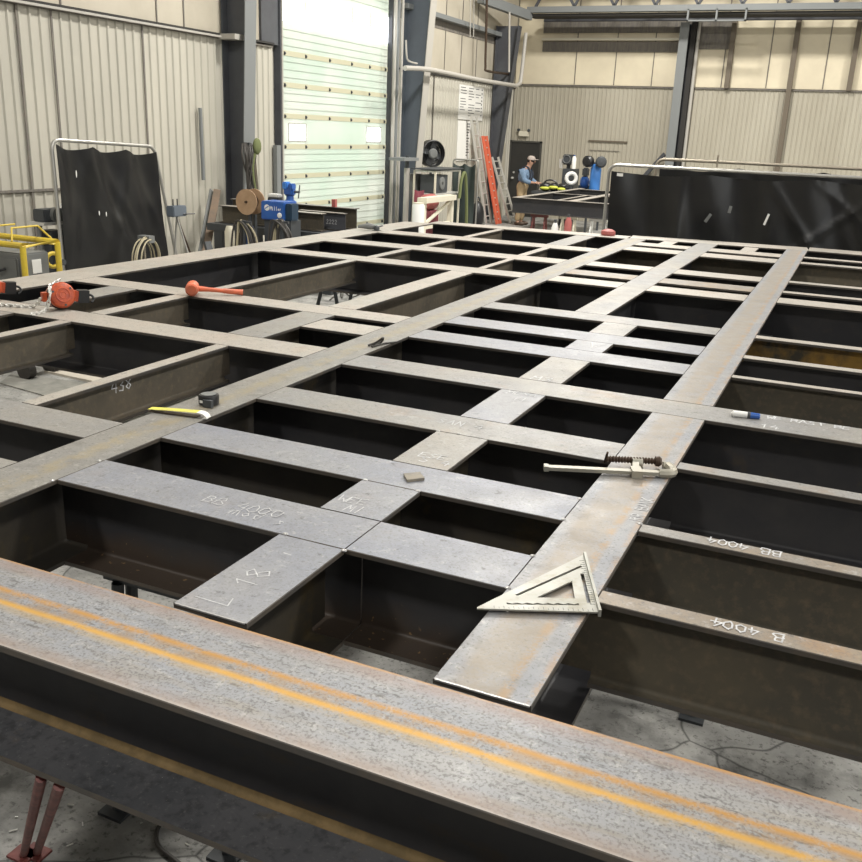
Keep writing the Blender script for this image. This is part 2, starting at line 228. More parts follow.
# ------------------------------------------------------------------ geometry
def basis(d, hint=V((0, 0, 1))):
    d = d.normalized()
    if abs(d.dot(hint)) > .98: hint = V((1, 0, 0))
    s = d.cross(hint).normalized(); return s, s.cross(d).normalized()
class MB:
    def __init__(s): s.v = []; s.f = []; s.m = []
    def add(s, vs, fs, m=0):
        o = len(s.v); s.v += [V(p) for p in vs]; s.f += [tuple(i+o for i in f) for f in fs]; s.m += [m]*len(fs) if isinstance(m, int) else m
    def box(s, lo, hi, m=0):
        x0, y0, z0 = lo; x1, y1, z1 = hi
        s.add([(x0, y0, z0), (x1, y0, z0), (x1, y1, z0), (x0, y1, z0), (x0, y0, z1), (x1, y0, z1), (x1, y1, z1), (x0, y1, z1)],
              [(3, 2, 1, 0), (4, 5, 6, 7), (0, 1, 5, 4), (1, 2, 6, 5), (2, 3, 7, 6), (3, 0, 4, 7)], m); return s
    def bar(s, a, b, w, h, m=0, hint=V((0, 0, 1))):          # rectangular bar between two points
        a = V(a); b = V(b); sx, sz = basis(b-a, V(hint)); c = []
        for p in (a, b):
            for i, j in ((-1, -1), (1, -1), (1, 1), (-1, 1)): c.append(p + sx*(i*w/2) + sz*(j*h/2))
        s.add(c, [(0, 1, 2, 3), (7, 6, 5, 4), (0, 4, 5, 1), (1, 5, 6, 2), (2, 6, 7, 3), (3, 7, 4, 0)], m); return s
    def tube(s, pts, r, n=8, m=0, closed=False, caps=True):
        pts = [V(p) for p in pts]; k = len(pts); rr = r if isinstance(r, (list, tuple)) else [r]*k
        vs = []; pv = None
        for i, p in enumerate(pts):
            a = pts[i-1] if (i or closed) else p; b = pts[(i+1) % k] if (i < k-1 or closed) else p
            d = (b-a)
            if d.length < 1e-9: d = V((0, 0, 1))
            d.normalize()
            if pv is None: sx, sz = basis(d)
            else:
                sx = pv - d*pv.dot(d)
                sx = sx.normalized() if sx.length > 1e-6 else basis(d)[0]
                sz = sx.cross(d)
            pv = sx
            for j in range(n): t = 2*PI*j/n; vs.append(p + sx*(math.cos(t)*rr[i]) + sz*(math.sin(t)*rr[i]))
        fs = []
        for i in range(k if closed else k-1):
            for j in range(n):
                a = i*n+j; b = i*n+(j+1) % n; c = ((i+1) % k)*n+(j+1) % n; d = ((i+1) % k)*n+j; fs.append((a, d, c, b))
        if caps and not closed: fs += [tuple(range(n)), tuple(range(k*n-1, (k-1)*n-1, -1))]
        s.add(vs, fs, m); return s
    def cyl(s, a, b, r0, r1=None, n=16, m=0): return s.tube([a, b], [r0, r0 if r1 is None else r1], n, m)
    def lathe(s, c, axis, prof, n=24, m=0, arc=2*PI):          # prof: (radius, height along axis)
        c = V(c); ax = V(axis).normalized(); sx, sz = basis(ax); vs = []
        for j in range(n):
            t = arc*j/n; d = sx*math.cos(t)+sz*math.sin(t)
            for r, h in prof: vs.append(c + d*r + ax*h)
        k = len(prof); fs = []
        for j in range(n):
            for i in range(k-1): fs.append((j*k+i, j*k+i+1, ((j+1) % n)*k+i+1, ((j+1) % n)*k+i))
        mm = m if isinstance(m, int) else [m[i] for _ in range(n) for i in range(k-1)]
        s.add(vs, fs, mm); return s
    def ball(s, c, r, n=12, k=8, m=0):
        r = r if isinstance(r, (list, tuple)) else (r, r, r); c = V(c); vs = []; fs = []
        for i in range(k+1):
            a = PI*i/k
            for j in range(n): t = 2*PI*j/n; vs.append(c + V((r[0]*math.sin(a)*math.cos(t), r[1]*math.sin(a)*math.sin(t), r[2]*math.cos(a))))
        for i in range(k):
            for j in range(n): fs.append((i*n+j, (i+1)*n+j, (i+1)*n+(j+1) % n, i*n+(j+1) % n))
        s.add(vs, fs, m); return s
    def prism(s, poly, off, m=0, holes=None):                 # planar polygon (3D) swept by off
        off = V(off)
        if not holes:
            n = len(poly); p = [V(q) for q in poly]; q = [a+off for a in p]
            s.add(p+q, [tuple(range(n-1, -1, -1)), tuple(range(n, 2*n))] + [(i, (i+1) % n, n+(i+1) % n, n+i) for i in range(n)], m); return s
        from mathutils.geometry import delaunay_2d_cdt
        loops = [poly]+holes; pts = [V(q) for lp in loops for q in lp]; es = []; k = 0
        for lp in loops:
            es += [(k+i, k+(i+1) % len(lp)) for i in range(len(lp))]; k += len(lp)
        z = pts[0].z; r = delaunay_2d_cdt([q.to_2d() for q in pts], es, [], 0, 1e-7)
        v2, fs = r[0], r[2]
        def inside(c, lp):
            n = False
            for i in range(len(lp)):
                x1, y1 = lp[i][0], lp[i][1]; x2, y2 = lp[i-1][0], lp[i-1][1]
                if (y1 > c.y) != (y2 > c.y) and c.x < (x2-x1)*(c.y-y1)/(y2-y1)+x1: n = not n
            return n
        tri = []
        for f in fs:
            c = sum((v2[i] for i in f), V((0, 0)))/len(f)
            if inside(c, poly) and not any(inside(c, h) for h in holes): tri.append(tuple(f))
        n = len(v2); cnt = {}
        for f in tri:
            for i in range(len(f)): e = (f[i], f[(i+1) % len(f)]); cnt[e] = 1
        side = [(e[0], e[1], n+e[1], n+e[0]) for e in cnt if (e[1], e[0]) not in cnt]
        s.add([V((q.x, q.y, z)) for q in v2]+[V((q.x, q.y, z))+off for q in v2], tri+[tuple(n+i for i in reversed(f)) for f in tri]+side, m); return s
    def torus(s, c, axis, R, r, n=24, k=8, m=0, a0=0, a1=2*PI):
        sx, sz = basis(V(axis)); full = abs(a1-a0-2*PI) < 1e-6; N = n if full else n+1
        return s.tube([V(c)+sx*(R*math.cos(a0+(a1-a0)*i/n))+sz*(R*math.sin(a0+(a1-a0)*i/n)) for i in range(N)], r, k, m, closed=full)
    def build(s, name, mats, parent=None, at=None, smooth=True, recalc=False):
        base = V(at) if at is not None else (V(parent.get('_o', (0, 0, 0))) if parent else V((0, 0, 0)))
        me = bpy.data.meshes.new(name); me.from_pydata([p-base for p in s.v], [], s.f)
        for x in (mats if isinstance(mats, (list, tuple)) else [mats]): me.materials.append(M[x] if isinstance(x, str) else x)
        for p, k in zip(me.polygons, s.m): p.material_index = k
        if recalc:
            bm = bmesh.new(); bm.from_mesh(me); bmesh.ops.recalc_face_normals(bm, faces=bm.faces); bm.to_mesh(me); bm.free()
        me.update()
        if smooth: me.shade_smooth(); me.set_sharp_from_angle(angle=math.radians(32))
        o = bpy.data.objects.new(name, me); COL.objects.link(o)
        if parent: o.parent = parent; o['_o'] = tuple(base)
        else: o.location = base; o['_o'] = tuple(base)
        return o
def tag(o, label=None, cat=None, group=None, kind=None):
    if label: o['label'] = label
    if cat: o['category'] = cat
    if group: o['group'] = group
    if kind: o['kind'] = kind
    return o
def thing(name, label, cat, loc, group=None, kind=None):
    o = bpy.data.objects.new(name, None); COL.objects.link(o); o.location = V(loc); o['_o'] = tuple(V(loc)); o.empty_display_size = .1
    return tag(o, label, cat, group, kind)
def struct(o): o['kind'] = 'structure'; return o

def smooth_path(pts, n=6):
    pts = [V(p) for p in pts]; out = []
    for i in range(len(pts)-1):
        p0 = pts[max(i-1, 0)]; p1 = pts[i]; p2 = pts[i+1]; p3 = pts[min(i+2, len(pts)-1)]
        for j in range(n):
            t = j/n; out.append(.5*((2*p1) + (p2-p0)*t + (2*p0-5*p1+4*p2-p3)*t*t + (3*p1-p0-3*p2+p3)*t**3))
    return out+[pts[-1]]

# I-section member: top face at z = top; a, b are the flange ends on the centre line; ea, eb = coped web run-on at the ends
def ibeam(a, b, w, top=1.23, d=.305, tf=.0135, tw=.008, ea=0., eb=0., r=.012, shape='I', topm=0, webm=1, edgem=2, lowm=None, filletm=None):
    mb = MB(); a = V((a[0], a[1], 0)); b = V((b[0], b[1], 0)); L = (b-a); ax = L.normalized(); sd = V((ax.y, -ax.x, 0))
    lowm = webm if lowm is None else lowm; filletm = webm if filletm is None else filletm
    ch = .002; h = w/2; z1 = top; z0 = top-d
    if shape == 'I':
        pr = [(-h+ch, z1, 0), (h-ch, z1, 2), (h, z1-ch, 2), (h, z1-tf, 1), (tw/2+r, z1-tf, 1)]
        for k in (1, 2): t = PI/2*k/3; pr.append((tw/2+r-r*math.sin(t), z1-tf-r+r*math.cos(t), 1))
        pr.append((tw/2, z1-tf-r, 1)); pr.append((tw/2, z0+tf+r, 4))
        for k in (1, 2): t = PI/2*k/3; pr.append((tw/2+r-r*math.cos(t), z0+tf+r-r*math.sin(t), 4))
        pr.append((tw/2+r, z0+tf, 3)); pr += [(h, z0+tf, 2), (h, z0, 1)]
        pr += [(-h, z0, 2), (-h, z0+tf, 3), (-tw/2-r, z0+tf, 4)]
        for k in (1, 2): t = PI/2*k/3; pr.append((-tw/2-r+r*math.sin(t), z0+tf+r-r*math.cos(t), 4))
        pr.append((-tw/2, z0+tf+r, 1)); pr.append((-tw/2, z1-tf-r, 1))
        for k in (1, 2): t = PI/2*k/3; pr.append((-tw/2-r+r*math.cos(t), z1-tf-r+r*math.sin(t), 1))
        pr += [(-tw/2-r, z1-tf, 1), (-h, z1-tf, 2), (-h, z1-ch, 2)]
    mm = {0: topm, 1: webm, 2: edgem, 3: lowm, 4: filletm}; n = len(pr)
    vs = [a+sd*p[0]+V((0, 0, p[1])) for p in pr] + [b+sd*p[0]+V((0, 0, p[1])) for p in pr]
    fs = [(i, i+n, (i+1) % n+n, (i+1) % n) for i in range(n)]
    mb.add(vs, fs, [mm[p[2]] for p in pr])
    # end caps: flanges and web as quads
    for e, s in ((0, 1), (n, -1)):
        o = a if e == 0 else b
        for (y0, y1, q0, q1) in ((-h, h, z1-tf, z1), (-h, h, z0, z0+tf), (-tw/2, tw/2, z0+tf, z1-tf)):
            c = [o+sd*y0+V((0, 0, q0)), o+sd*y1+V((0, 0, q0)), o+sd*y1+V((0, 0, q1)), o+sd*y0+V((0, 0, q1))]
            mb.add(c, [(0, 1, 2, 3) if s > 0 else (3, 2, 1, 0)], edgem)
    for e, o, s in ((ea, a, -1), (eb, b, 1)):
        if e > 0:
            p = o + ax*(s*e/2); c = []
            mb.bar(o+V((0, 0, (z0+z1)/2)), o+ax*(s*e)+V((0, 0, (z0+z1)/2)), tw, d-2*tf-.03, webm)
    return mb

GL = {'I': [[(.2, 0), (.2, 1)]], 'B': [[(0, 0), (0, 1), (.45, .95), (.5, .75), (.4, .55), (0, .52)], [(.4, .52), (.6, .3), (.5, .05), (0, 0)]], '4': [[(.35, 1), (0, .4), (.6, .38)], [(.45, .7), (.42, 0)]],
      '0': [[(.3, 1), (.05, .75), (.05, .25), (.3, 0), (.55, .25), (.55, .75), (.3, 1)]], '8': [[(.3, .52), (.05, .75), (.3, 1), (.55, .75), (.3, .52), (.05, .25), (.3, 0), (.55, .25), (.3, .52)]],
      '3': [[(.05, .95), (.45, .95), (.5, .7), (.2, .52), (.5, .35), (.45, .05), (.05, .05)]], 'M': [[(0, 0), (.08, 1), (.3, .4), (.55, 1), (.62, 0)]], 'm': [[(0, 0), (.02, .5), (.25, .5), (.27, 0)], [(.27, .45), (.5, .5), (.53, 0)]],
      'o': [[(.25, .5), (.05, .3), (.2, .02), (.42, .2), (.35, .45), (.2, .5)]], 'd': [[(.45, .95), (.45, .02), (.1, .05), (.08, .35), (.42, .45)]], 's': [[(.4, .48), (.1, .4), (.38, .18), (.05, .02)]],
      'L': [[(0, 1), (.02, 0), (.5, .05)]], '1': [[(.1, .75), (.3, 1), (.28, 0)]], 'W': [[(0, 1), (.15, 0), (.32, .6), (.48, 0), (.65, 1)]], 'E': [[(.5, 1), (0, .95), (.02, 0), (.5, .05)], [(0, .5), (.4, .52)]],
      'S': [[(.5, .9), (.2, 1), (.05, .75), (.5, .35), (.35, .02), (.02, .1)]], 'T': [[(0, 1), (.6, .98)], [(.3, 1), (.3, 0)]], 'R': [[(0, 0), (0, 1), (.5, .9), (.45, .55), (0, .5)], [(.2, .5), (.55, 0)]],
      'A': [[(0, 0), (.3, 1), (.58, 0)], [(.1, .4), (.48, .4)]], 'N': [[(0, 0), (.02, 1), (.5, 0), (.52, 1)]], 'K': [[(0, 0), (0, 1)], [(.5, 1), (.02, .45), (.55, 0)]], '-': [[(.1, .5), (.5, .5)]], ' ': [],
      '2': [[(.05, .8), (.3, 1), (.5, .75), (.02, .02), (.55, .05)]], 'i': [[(.2, 0), (.2, .55)], [(.2, .75), (.2, .82)]], 'l': [[(.2, 0), (.2, 1)]], 'e': [[(.08, .28), (.42, .3), (.3, .52), (.08, .35), (.12, .05), (.42, .06)]], 'r': [[(.1, 0), (.1, .5)], [(.1, .35), (.35, .5)]],
      'V': [[(0, 1), (.3, 0), (.6, 1)]]}
def chalk(text, o, ex, ey, h, w=.006, m='chalk', parent=None, name='chalk_marking', jit=.03, lift=.0006, adv=.78):
    mb = MB(); ex = V(ex).normalized(); ey = V(ey).normalized(); nz = ex.cross(ey); x = 0; o = V(o)+nz*lift; rn = random.Random(hash(len(text)) + 5)
    for c in text:
        for st in GL[c]:
            P = [o + ex*((x+p[0]+rn.uniform(-jit, jit))*h) + ey*((p[1]+rn.uniform(-jit, jit))*h) for p in st]
            for i in range(len(P)-1):
                d = (P[i+1]-P[i]); 
                if d.length < 1e-6: continue
                s = d.normalized().cross(nz)*(w/2); e = d.normalized()*(w*.35); k = len(mb.v)
                zl = nz*(.00006*(k//4)); mb.add([P[i]-e+s+zl, P[i]-e-s+zl, P[i+1]+e-s+zl, P[i+1]+e+s+zl], [(0, 1, 2, 3)])
        x += adv
    return mb.build(name, m, parent, smooth=False)
# ------------------------------------------------------------------ the steel floor frame
DT = 1.23            # top of steel
fr = thing('steel_floor_frame', 'wide welded grid of grey steel beams with dark rectangular openings between them', 'steel frame', (-2.2, 6.0, DT-.29))
def mem(name, a, b, w, top='top_warm', web='web', ea=0., eb=0., d=.29, low=None):
    g = .002; A_ = V((*a, 0)); B_ = V((*b, 0)); ax = (B_-A_).normalized(); A_ += ax*g; B_ -= ax*g
    mb = ibeam(A_, B_, w, DT, d, ea=ea, eb=eb)
    return mb.build(name, [top, web, 'edge'], fr)
XG1, XG1L, XG1R = -2.2265, -2.336, -2.117
XD, XDL, XDR = -.534, -.640, -.427
G1 = mem('main_girder', (XG1, 1.515), (XG1, 10.63), .219, 'top_girder_left', 'web_mid')
D1 = mem('main_girder', (XD, 1.521), (XD, 3.730), .213, 'top_girder_right')
D2 = mem('main_girder', (XD, 3.957), (XD, 10.87), .213, 'top_girder_right')
A0 = mem('edge_girder', (-5.075, 1.2), (-4.85, 10.42), .37, 'top_pale')
G2 = mem('inner_girder', (-1.455, 5.777), (-1.455, 10.76), .21, 'top_warm')
RE = mem('edge_girder', (2.1, 1.515), (2.1, 10.9), .3, 'top_warm')
SP = {}
def cross(name, x0, x1, y0, y1, top, web='web', e0=.09, e1=.09, d=.29): return mem(name, (x0, (y0+y1)/2), (x1, (y0+y1)/2), y1-y0, top, web, e0, e1, d)
C1a = cross('cross_beam', XG1R, -1.100, 1.968, 2.178, 'top_blue', 'web_low', e1=0); C1b = cross('cross_beam', -1.100, XDL, 1.968, 2.178, 'top_blue', 'web_low', e0=0)
C2 = cross('cross_beam', XG1R, XDL, 2.447, 2.653, 'top_blue', 'web_mid')
C3 = cross('cross_beam', XG1R, XDL, 3.034, 3.252, 'top_warm')
C4 = cross('cross_beam', XG1R, 1.95, 3.731, 3.955, 'top_warm')
C5 = cross('cross_beam', XG1R, XDL, 4.463, 4.692, 'top_blue')
C6 = cross('cross_beam', XG1R, XDL, 4.945, 5.178, 'top_blue')
C7 = cross('cross_beam', XG1R, XDL, 5.550, 5.775, 'top_warm')
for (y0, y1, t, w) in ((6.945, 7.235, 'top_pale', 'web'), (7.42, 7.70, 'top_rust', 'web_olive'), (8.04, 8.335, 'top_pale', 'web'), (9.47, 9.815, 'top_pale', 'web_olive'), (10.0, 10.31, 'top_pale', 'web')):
    cross('cross_beam', XG1R, -1.560, y0, y1, t, w); cross('cross_beam', -1.350, XDL, y0, y1, t, w)
M3 = [mem('short_stringer', (-1.2025, a), (-1.2025, b), .205, t, w, .07, .07) for a, b, t, w in
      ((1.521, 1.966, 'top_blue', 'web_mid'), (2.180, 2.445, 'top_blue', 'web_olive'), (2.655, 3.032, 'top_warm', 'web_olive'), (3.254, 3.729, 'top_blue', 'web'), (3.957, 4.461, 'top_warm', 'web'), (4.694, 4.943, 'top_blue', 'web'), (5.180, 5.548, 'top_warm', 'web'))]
for x in (-1.8465, -.9895): mem('short_stringer', (x, 10.31), (x, 10.74), .15, 'top_pale')
# left bays
KX0 = -4.80
def edge_x(y): return -5.075 + (y-1.2)*(.225/9.22) + .187
K = [cross('cross_beam', edge_x((y0+y1)/2), XG1L, y0, y1, t, 'web', .15, .09) for y0, y1, t in
     ((1.812, 2.024, 'top_warm'), (2.310, 2.508, 'top_warm'), (3.748, 3.990, 'top_pale'), (4.752, 4.975, 'top_pale'), (6.945, 7.220, 'top_pale'), (7.965, 8.280, 'top_pale'), (9.040, 9.360, 'top_pale'))]
TL = [(-3.854, 2.51, 3.746, .084), (-4.35, 2.51, 3.746, .22), (-4.35, 3.992, 4.750, .22), (-3.868, 3.992, 4.750, .112), (-3.843, 4.977, 6.943, .085), (-3.810, 7.222, 7.963, .09), (-3.800, 8.282, 9.038, .088), (-3.793, 9.362, 10.44, .085),
      (-2.8115, 2.51, 3.746, .075), (-2.8515, 3.992, 4.750, .223), (-2.824, 4.977, 6.943, .192), (-2.776, 7.222, 7.963, .062), (-2.787, 8.282, 9.038, .083), (-2.78, 9.362, 10.50, .22)]
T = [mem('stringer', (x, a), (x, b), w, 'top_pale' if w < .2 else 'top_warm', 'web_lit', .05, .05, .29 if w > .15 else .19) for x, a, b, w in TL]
cross('cross_beam', -2.735, XG1L, 4.36, 4.612, 'top_pale')
mem('end_beam', (-4.74, 10.60), (XG1L+.001, 10.72), .33, 'top_pale')
mem('end_beam', (XG1L+.004, 10.82), (-.43, 11.055), .37, 'top_pale')
mem('end_beam', (-.426, 11.08), (2.2, 11.09), .38, 'top_pale')
# right bays
RL = [(2.008, 2.074, 'top_rust', 'web_olive'), (2.482, 2.541, 'top_rust', 'web_olive'), (3.084, 3.155, 'top_warm', 'web'), (4.540, 4.594, 'top_pale', 'web_olive'), (5.010, 5.090, 'top_pale', 'web'), (5.600, 5.690, 'top_pale', 'web_yellow'),
      (7.022, 7.275, 'top_pale', 'web'), (7.550, 7.650, 'top_pale', 'web'), (8.165, 8.280, 'top_pale', 'web'), (9.610, 9.755, 'top_pale', 'web_olive'), (10.125, 10.255, 'top_pale', 'web')]
R = [cross('joist', XDR, 1.95, a, b, t, w, .09, 0, .24 if b-a < .2 else .29) for a, b, t, w in RL]
for x0, x1, par in ((XDL+.004, XDR-.004, D1), (-1.30, -1.105, M3[0])): MB().box((x0, 1.5195 if par is D1 else 1.5205, DT-.003), (x1, 1.5245, DT+.0008)).build('ground_edge', 'weld', par)
# tack welds at the joints (sub-parts of their beams)
def tack(px, py, par):
    p = onZ(px, py, DT); MB().ball((p.x, p.y, DT), (.009, .007, .004), 8, 6).build('tack_weld', 'weld', par)
for px, py, par in ((285.5, 534, M3[0]), (344, 550.5, M3[0]), (52, 480.5, C1a), (99, 461, C1a), (508, 588, C1b), (533, 556, C1b), (365.5, 480, M3[1]), (418, 491, M3[1]), (580, 499, C2), (564, 519.5, C2), (640, 524, R[1]), (438, 431, M3[2]), (459, 434, M3[2])): tack(px, py, par)
def P(x, y, z=DT): return onZ(x, y, z)
X_, Y_ = (1, 0, 0), (0, 1, 0); NX, NY = (-1, 0, 0), (0, -1, 0)
chalk('BB 4000', P(201, 501), X_, Y_, .050, .0028, parent=C1a, jit=.09); chalk('mod s', P(228, 513), X_, Y_, .05, .0028, parent=C1a, jit=.09)
chalk('L', P(226, 606), Y_, NX, .085, .0035, parent=M3[0], jit=.08); chalk('18', P(252, 588), Y_, NX, .065, .0035, parent=M3[0], jit=.09); chalk('-', P(275, 557), X_, Y_, .06, .0035, parent=M3[0])
chalk('WEE', P(337, 500), X_, Y_, .042, .0035, parent=M3[1], jit=.09); chalk('MI', P(343, 510), X_, Y_, .045, .0035, parent=M3[1], jit=.09)
chalk('RR BANK', P(641, 521), Y_, NX, .036, .0045, parent=D1, jit=.08)
chalk('BB 4004', P(781, 552), NX, NY, .040, .0045, jit=.06, adv=.72, parent=R[1]); chalk('B 4004', P(784, 635), NX, NY, .038, .0045, jit=.06, adv=.72, parent=R[0])
chalk('WE RAST BE', P(766, 418), X_, Y_, .042, .006, parent=C4, jit=.09); chalk('14', P(760, 427), X_, Y_, .05, .005, parent=C4)
chalk('M3', P(530, 379), X_, Y_, .07, .007, parent=M3[4])
chalk('MESA', P(506, 393), X_, Y_, .045, .006, jit=.08, parent=M3[3]); chalk('EL', P(514, 400), X_, Y_, .045, .006, jit=.08, parent=M3[3])
chalk('SAN 4', P(436, 422), X_, Y_, .05, .005, parent=C3); chalk('S 4', P(418, 461), X_, Y_, .05, .005, parent=M3[2]); chalk('ESE', P(418, 456), X_, Y_, .045, .005, parent=M3[2])
chalk('V', P(585, 347), X_, Y_, .13, .011, parent=C6)
chalk('438', (-2.8115+.0045, onX(112, 394, -2.807).y, onX(112, 394, -2.807).z), (0, 1, 0), (0, 0, 1), .055, .005, parent=T[8])

# the near beam: separate, set against the frame's end
fb = thing('wide_flange_beam', 'long wide grey steel beam in front with two orange rust stripes along its top', 'steel beam', (-1.0, 1.3535, DT-.305))
mb = ibeam((-3.2, 1.3535, 0), (1.6, 1.3535, 0), .299, DT, .305, tf=.0155, tw=.0099, r=.016, topm=0, webm=1, edgem=2, lowm=3, filletm=4)
# upper flange, web and lower flange are parts
def sub(mb, keep):
    r = MB(); idx = {}
    for f, m in zip(mb.f, mb.m):
        if keep(f, m):
            k = []
            for i in f:
                if i not in idx: idx[i] = len(r.v); r.v.append(mb.v[i])
                k.append(idx[i])
            r.f.append(tuple(k)); r.m.append(m)
    return r
zc = lambda f: sum(mb.v[i].z for i in f)/len(f)
FM = ['front_top', 'front_web', 'edge', 'front_lower', 'fillet']
sub(mb, lambda f, m: zc(f) > DT-.025).build('top_flange', FM, fb); sub(mb, lambda f, m: DT-.27 < zc(f) <= DT-.025).build('web', FM, fb); sub(mb, lambda f, m: zc(f) <= DT-.27).build('bottom_flange', FM, fb)

# supports
def sawhorse(x, y, L, H, label, group=None, along='x', col='red', spread=.24):
    t = thing('steel_sawhorse', label, 'sawhorse', (x, y, 0), group)
    ux = V((1, 0, 0)) if along == 'x' else V((0, 1, 0)); uy = V((0, 1, 0)) if along == 'x' else V((1, 0, 0)); c = V((x, y, 0))
    MB().bar(c-ux*L/2+V((0, 0, H-.03)), c+ux*L/2+V((0, 0, H-.03)), .06, .06).build('top_rail', col, t)
    for s in (-1, 1):
        for q in (-1, 1):
            a = c+ux*(s*(L/2-.06))+uy*(q*.03)+V((0, 0, H-.06)); b = c+ux*(s*(L/2-.02))+uy*(q*spread)+V((0, 0, .012))
            l = MB().cyl(a, b, .02, n=10).build('leg', col, t)
            MB().box((b.x-.05, b.y-.05, 0), (b.x+.05, b.y+.05, .012)).build('foot_plate', col, l)
        MB().cyl(c+ux*(s*(L/2-.035))-uy*(spread*.62)+V((0, 0, .4)), c+ux*(s*(L/2-.035))+uy*(spread*.62)+V((0, 0, .4)), .012, n=8).build('brace', col, t)
    return t
ZB = DT-.305; ZF = DT-.29
pf = onZ(22, 858, 0); 
# front tripod stand whose two red pipes show under the near beam
t = thing('pipe_stand', 'red pipe stand with splayed legs under the near beam', 'stand', (-1.62, 1.42, 0))
apex = V((-1.50, 1.36, ZB-.05))
MB().box((-1.56, 1.27, ZB-.012), (-1.44, 1.46, ZB)).build('head_plate', 'red', t)
MB().cyl((-1.5, 1.36, ZB-.12), (-1.5, 1.36, ZB-.03), .03, n=12).build('collar', 'red', t)
qa = onY(41, 776, 1.22); qb = onZ(26, 852, .0)
for k, (tp, bt) in enumerate(((onY(42, 775, 1.215), onZ(24, 856, 0)), (onY(60, 784, 1.215), onZ(28, 856, 0)+V((.02, .02, 0))))):
    tp = V(tp); bt = V(bt); d = (tp-bt); tp2 = tp + d*((ZB-.02-tp.z)/d.z) if k < 2 else tp
    l = MB().cyl(tp2, bt+V((0, 0, .008)), .013, n=12).build('leg', 'red', t)
    MB().box((bt.x-.045, bt.y-.03, 0), (bt.x+.035, bt.y+.03, .008)).build('foot_plate', 'red', l)
sawhorse(1.1, 1.36, .4, ZB, 'red steel sawhorse hidden under the right end of the near beam')
k = 0
for (x, y, al, lab) in ((-1.78, 2.07, 'x', 'dark steel sawhorse under the first cross beam at left'), (-.53, 3.9, 'y', 'dark steel sawhorse under the near half of the right girder'), (1.2, 3.84, 'x', 'dark steel sawhorse under the far right cross beam'),
                        (-4.95, 3.0, 'y', 'dark steel sawhorse under the left edge girder'), (-4.9, 8.7, 'y', 'dark steel sawhorse under the far left corner of the frame'), (-2.23, 6.3, 'y', 'dark steel sawhorse under the middle of the long left girder'), (-.53, 9.0, 'y', 'dark steel sawhorse under the far end of the right girder'), (2.1, 6.0, 'y', 'dark steel sawhorse under the right edge girder')):
    sawhorse(x, y, .5 if y < 2.1 else .8, ZF, lab, 'sawhorses under the frame', al, 'machine_dark', .06 if y < 2.1 else .24)

# floor bits under the frame
b = MB(); p = [P(44, 370.5, .02), P(52, 367, .02), P(109, 379.5, .02), P(103, 383, .02)]
tag(MB().prism([V((q.x, q.y, 0)) for q in p], (0, 0, .02), recalc if False else 0).build('wooden_board', 'board', at=(p[0].x, p[0].y, 0), recalc=True), 'pale wooden board lying on the floor under the left bays', 'board')
p = [P(0, 384, 0), P(12, 374, 0), P(92, 385, 0), P(50, 398, 0)]
tag(MB().prism([V((q.x, q.y, 0)) for q in p], (0, 0, .012)).build('floor_mat', mat('grey_mat', (.2, .2, .18), .9, var=(.3, .29, .26), vscale=7), at=(p[0].x, p[0].y, 0), recalc=True), 'worn grey mat on the floor beside the pale board', 'mat')
p = [P(0, 392, 0), P(6, 390, 0), P(30, 398, 0), P(20, 408, 0), P(0, 404, 0)]
c = P(341, 297, 0)
tag(MB().tube(smooth_path([P(330, 300, .008), P(336, 295, .008), P(340, 291, .008), P(342, 298, .008), P(344, 292, .008), P(352, 297, .008), P(360, 294, .008)]), .010, 6).build('power_cable', 'rubber', at=c), 'black cable lying on the pale floor seen through a left opening', 'cable')

